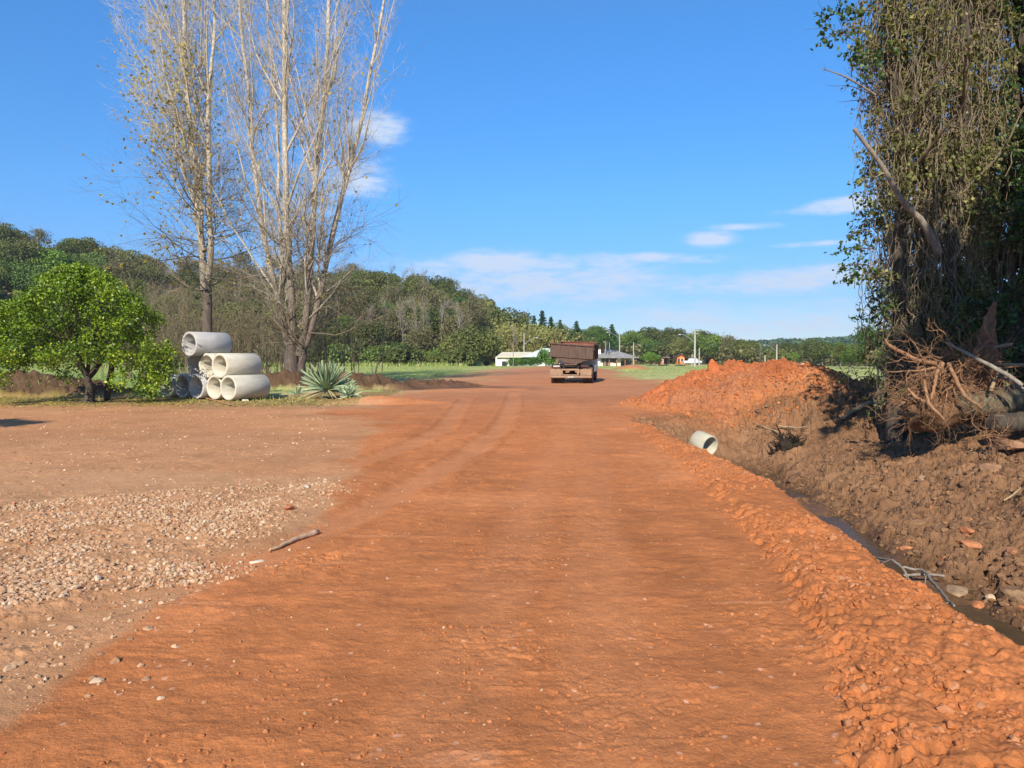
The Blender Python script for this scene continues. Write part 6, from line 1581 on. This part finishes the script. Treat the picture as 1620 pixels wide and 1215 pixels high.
ft = limb('fallen_trunk', [(0, 0, 0), (.9, .1, .02), (1.5, .2, .16), (2.2, .2, .42)], [.20, .24, .22, .24], bark_mat('mossy_grey_bark', (.05, .04, .024), (.22, .18, .115), (5, 5, 2), .03), None, 'thick mossy grey trunk lying behind the roots at the right frame edge', 'fallen trunk', sides=18, wob=.02, seed=40, k=30)
ft.location = tuple(P3(1500, 640, 12.7))
lo = P3(1570, 668, 12.0)
lg = limb('log', [(0, 0, 0), (.45, .15, -.02), (.9, .2, .05)], [.13, .17, .15], BARKS['dark'], None, 'short dark log lying below the mossy fallen trunk', 'log', sides=14, wob=.02, seed=41); lg.location = tuple(lo)
def stick(name, pts, rad, mat, label, seed, twigs=0, tl=.4, cat='branch', wob=.02):
    """pts: (px, py, ground offset) dropped on the ground"""
    W_ = []
    for px, py, dz, D_ in pts: W_.append(at(px, py, D_) if D_ else None)
    o0 = W_[0]; o = limb(name, [w - o0 for w in W_], rad, mat, None, label, cat, wob=wob, seed=seed, twigs=twigs, tl=tl); o.location = tuple(o0); return o
def gp_(px, py, dz=.0):
    if dz < -.5: return gnd(px, py, dz)
    """first point of the ground sheet met by the picture ray"""
    r = ray(px, py); ts = np.linspace(2, 60, 1600); X_ = ts * r[0] / r[1]; Z_ = CAMZ + ts * r[2] / r[1]; g_ = ZT(X_, ts); i = np.argmax(Z_ < g_); return np.array([X_[i], ts[i], g_[i] + dz])
def gstick(name, pts, rad, mat, label, seed, lift=.03, **k):
    W_ = [gp_(*p) for p in pts]; L_ = [w + np.array([0, 0, lift]) for w in W_]; o0 = L_[0]; o = limb(name, [w - o0 for w in L_], rad, mat, None, label, k.pop('cat', 'branch'), seed=seed, **k); o.location = tuple(o0); return o
stick('long_branch', [(1499, 543, 0, 12.3), (1530, 560, 0, 12.3), (1570, 580, 0, 12.2), (1600, 597, 0, 12.1), (1618, 610, 0, 12.0)], [.02, .028, .035, .035, .03], BARKS['grey'], 'long straight grey pole like branch slanting down over the stump roots', 60)
stick('long_branch', [(1576, 576, 0, 12.6), (1600, 577, 0, 12.4), (1660, 578, 0, 12.0)], [.02, .024, .03], BARKS['straw'], 'thin pale branch lying level from the stump to the right frame edge', 61)
stick('long_branch', [(1575, 592, 0, 12.3), (1598, 603, 0, 12.2), (1625, 618, 0, 12.0)], [.018, .02, .02], BARKS['grey'], 'thin grey branch just below and parallel to the long slanting one', 62)
gstick('broken_limb', [(1330, 668), (1352, 657), (1375, 647), (1392, 643)], [.03, .06, .055, .045], BARKS['straw'], 'thick pale broken limb lying on the slope left of the stump', 63, lift=.06)
gstick('branch', [(1192, 676), (1210, 682), (1226, 688), (1238, 693)], [.01, .014, .014, .008], BARKS['straw'], 'thin pale twig lying left of the burnt stump', 64, lift=.08)
gstick('branch', [(1232, 685), (1246, 686), (1262, 687), (1278, 685)], [.016, .018, .016, .008], BARKS['straw'], 'pale twig lying across the burnt stump', 65, lift=.14, twigs=3, tl=.2)
gstick('branch', [(1384, 889, -.85), (1412, 893, -.75), (1430, 908, -.78), (1438, 925, -.9)], [.012, .015, .013, .008], BARKS['grey'], 'bare grey twig arching over the water at the bend of the ditch', 66, lift=.05, twigs=2, tl=.5)
gstick('branch', [(1390, 915, -.85), (1430, 913, -.85), (1465, 911, -.82), (1495, 914, -.8)], [.010, .014, .015, .013], BARKS['grey'], 'straight pale stick lying across the water below the arching twig', 67, lift=.02)
gstick('branch', [(1428, 903, -.8), (1462, 908, -.8), (1480, 932, -.75), (1498, 955, -.7), (1509, 965, -.65)], [.012, .016, .015, .013, .010], BARKS['grey'], 'crooked grey branch reaching from the water over the red slab', 68, lift=.04, twigs=2, tl=.3)
gstick('branch', [(1588, 797), (1602, 788), (1615, 777)], [.012, .016, .012], BARKS['straw'], 'short pale stick on the bank at the right frame edge', 69, lift=.03)
gstick('branch', [(1535, 718), (1552, 722), (1567, 724)], [.008, .010, .008], BARKS['straw'], 'thin straw coloured stick on the upper bank below the log', 70, lift=.03)
gstick('branch', [(1555, 683), (1580, 684), (1585, 683)], [.012, .014, .012], BARKS['straw'], 'short cut stick on top of the bank right of the stump', 71, lift=.04)
gstick('branch', [(428, 874), (445, 868), (462, 860), (480, 853), (500, 847), (504, 846)], [.010, .016, .020, .024, .026, .016], bark_mat('peeled_stick', (.36, .22, .13), (.62, .44, .29), (8, 8, 2)), 'knobbly tan stick lying on the red dirt left of the road', 72, lift=.022, wob=.05)
# burnt stump in the ditch slope
bs = gp_(1246, 712); bst = empty('burnt_stump', bs, label='black burnt root stump sticking out of the brown slope between culvert and bank', cat='stump')
BL = bark_mat('charred_wood', (.012, .009, .007), (.05, .035, .022), (8, 8, 2), .03); r9 = np.random.default_rng(90)
for i in range(17):
    dx = r9.normal(0, .17); h_ = r9.uniform(.12, .66) * (1 if abs(dx) < .2 else .5); limb('charred_root', [(dx, r9.uniform(-.1, .25), -.15), (dx + r9.uniform(-.12, .12), .05, h_ * .5), (dx + r9.uniform(-.26, .26), r9.uniform(-.1, .3), h_)], [r9.uniform(.02, .055), .028, .008], BL, bst, wob=.06, seed=91 + i, twigs=5, tl=.5, smooth=False, k=14)
V = ICO3[0] * np.array([.22, .18, .13]); V = V * (1 + .5 * fbm(V[:, 0] * 5, V[:, 1] * 5 + V[:, 2] * 5, 4, 3))[:, None]; mb = MB(); mb.add(V + np.array([.02, .15, .08]), ICO3[1]); mb.build('charred_core', BL, bst)
# small twigs, roots and straw strewn on the bank
def strewn():
    r = np.random.default_rng(95); n = 260; y = r.uniform(5, 18.5, n); x = ditch_cx(y) + r.uniform(.4, 5.5, n); k = 6; a = r.uniform(0, 2 * pi, n); L_ = r.uniform(.06, .55, n) ** 1.2; t = np.linspace(-.5, .5, k)
    ax_ = a[:, None] + np.cumsum(r.normal(0, .25, (n, k)), 1); P = np.zeros((n, k, 3)); P[..., 0] = x[:, None] + np.cumsum(np.cos(ax_), 1) * L_[:, None] / k; P[..., 1] = y[:, None] + np.cumsum(np.sin(ax_), 1) * L_[:, None] / k
    P[..., 2] = ZT(P[..., 0], P[..., 1]) + .015 + r.uniform(0, .06, n)[:, None] * np.abs(t) * 2; mb = MB(); tubes(mb, P, r.uniform(.002, .006, n)[:, None] * np.ones((1, k)), 4); o = mb.build('strewn_twigs', BARKS['root']); tag(o, 'small torn roots and twigs strewn on the dug bank', 'twigs', kind='stuff')
    n = 260; y = r.uniform(17, 20.5, n); x = r.uniform(9, 13.5, n); P = np.zeros((n, 7, 3)); a = r.uniform(0, 2 * pi, n); L_ = r.uniform(.3, 1.1, n); t = np.linspace(0, 1, 7)
    P[..., 0] = x[:, None] + np.cos(a)[:, None] * L_[:, None] * t; P[..., 1] = y[:, None] + np.sin(a)[:, None] * L_[:, None] * t; P += np.cumsum(r.normal(0, .03, P.shape), 1); P[..., 2] = ZT(x, y)[:, None] + L_[:, None] * .8 * np.sin(t * 2.2) * r.uniform(.1, .8, (n, 1)); mb = MB(); tubes(mb, P, r.uniform(.004, .012, n)[:, None] * np.ones((1, 7)), 4)
    o = mb.build('brush', BARKS['vine']); tag(o, 'torn dark brushwood heaped between the mound and the stump', 'brush', kind='stuff')
strewn()
# verge weeds near the agave and below the citrus
def weeds():
    r = np.random.default_rng(97); mb = MB(); n = 3800; x = r.uniform(-20, -4.5, n); y = r.uniform(24.5, 33, n); k = fbm(x / 1.2, y / .8, 3, 12) > .12; x = x[k]; y = y[k]
    blades(mb, np.stack([x, y, ZT(x, y) - .01], -1), .16, .02, r, .6); o = mb.build('verge_weeds', MAT['grassblade']); tag(o, 'weeds and grass on the verge around the pipes and the agave', 'weeds', kind='stuff')
weeds()
# ================================================================== AIR
def haze():
    mb = MB(); mb.box((0, 560, 60), (2600, 1500, 150)); 
    n = NT('air'); v = n.N('ShaderNodeVolumePrincipled'); v.inputs['Color'].default_value = (.78, .87, 1, 1); v.inputs['Density'].default_value = .00022; v.inputs['Anisotropy'].default_value = .1
    n.L(v.outputs[0], n.out.inputs['Volume']); o = mb.build('haze', n.m); o['kind'] = 'stuff'; o['label'] = 'thin blue air between the camera and the hills'
haze()
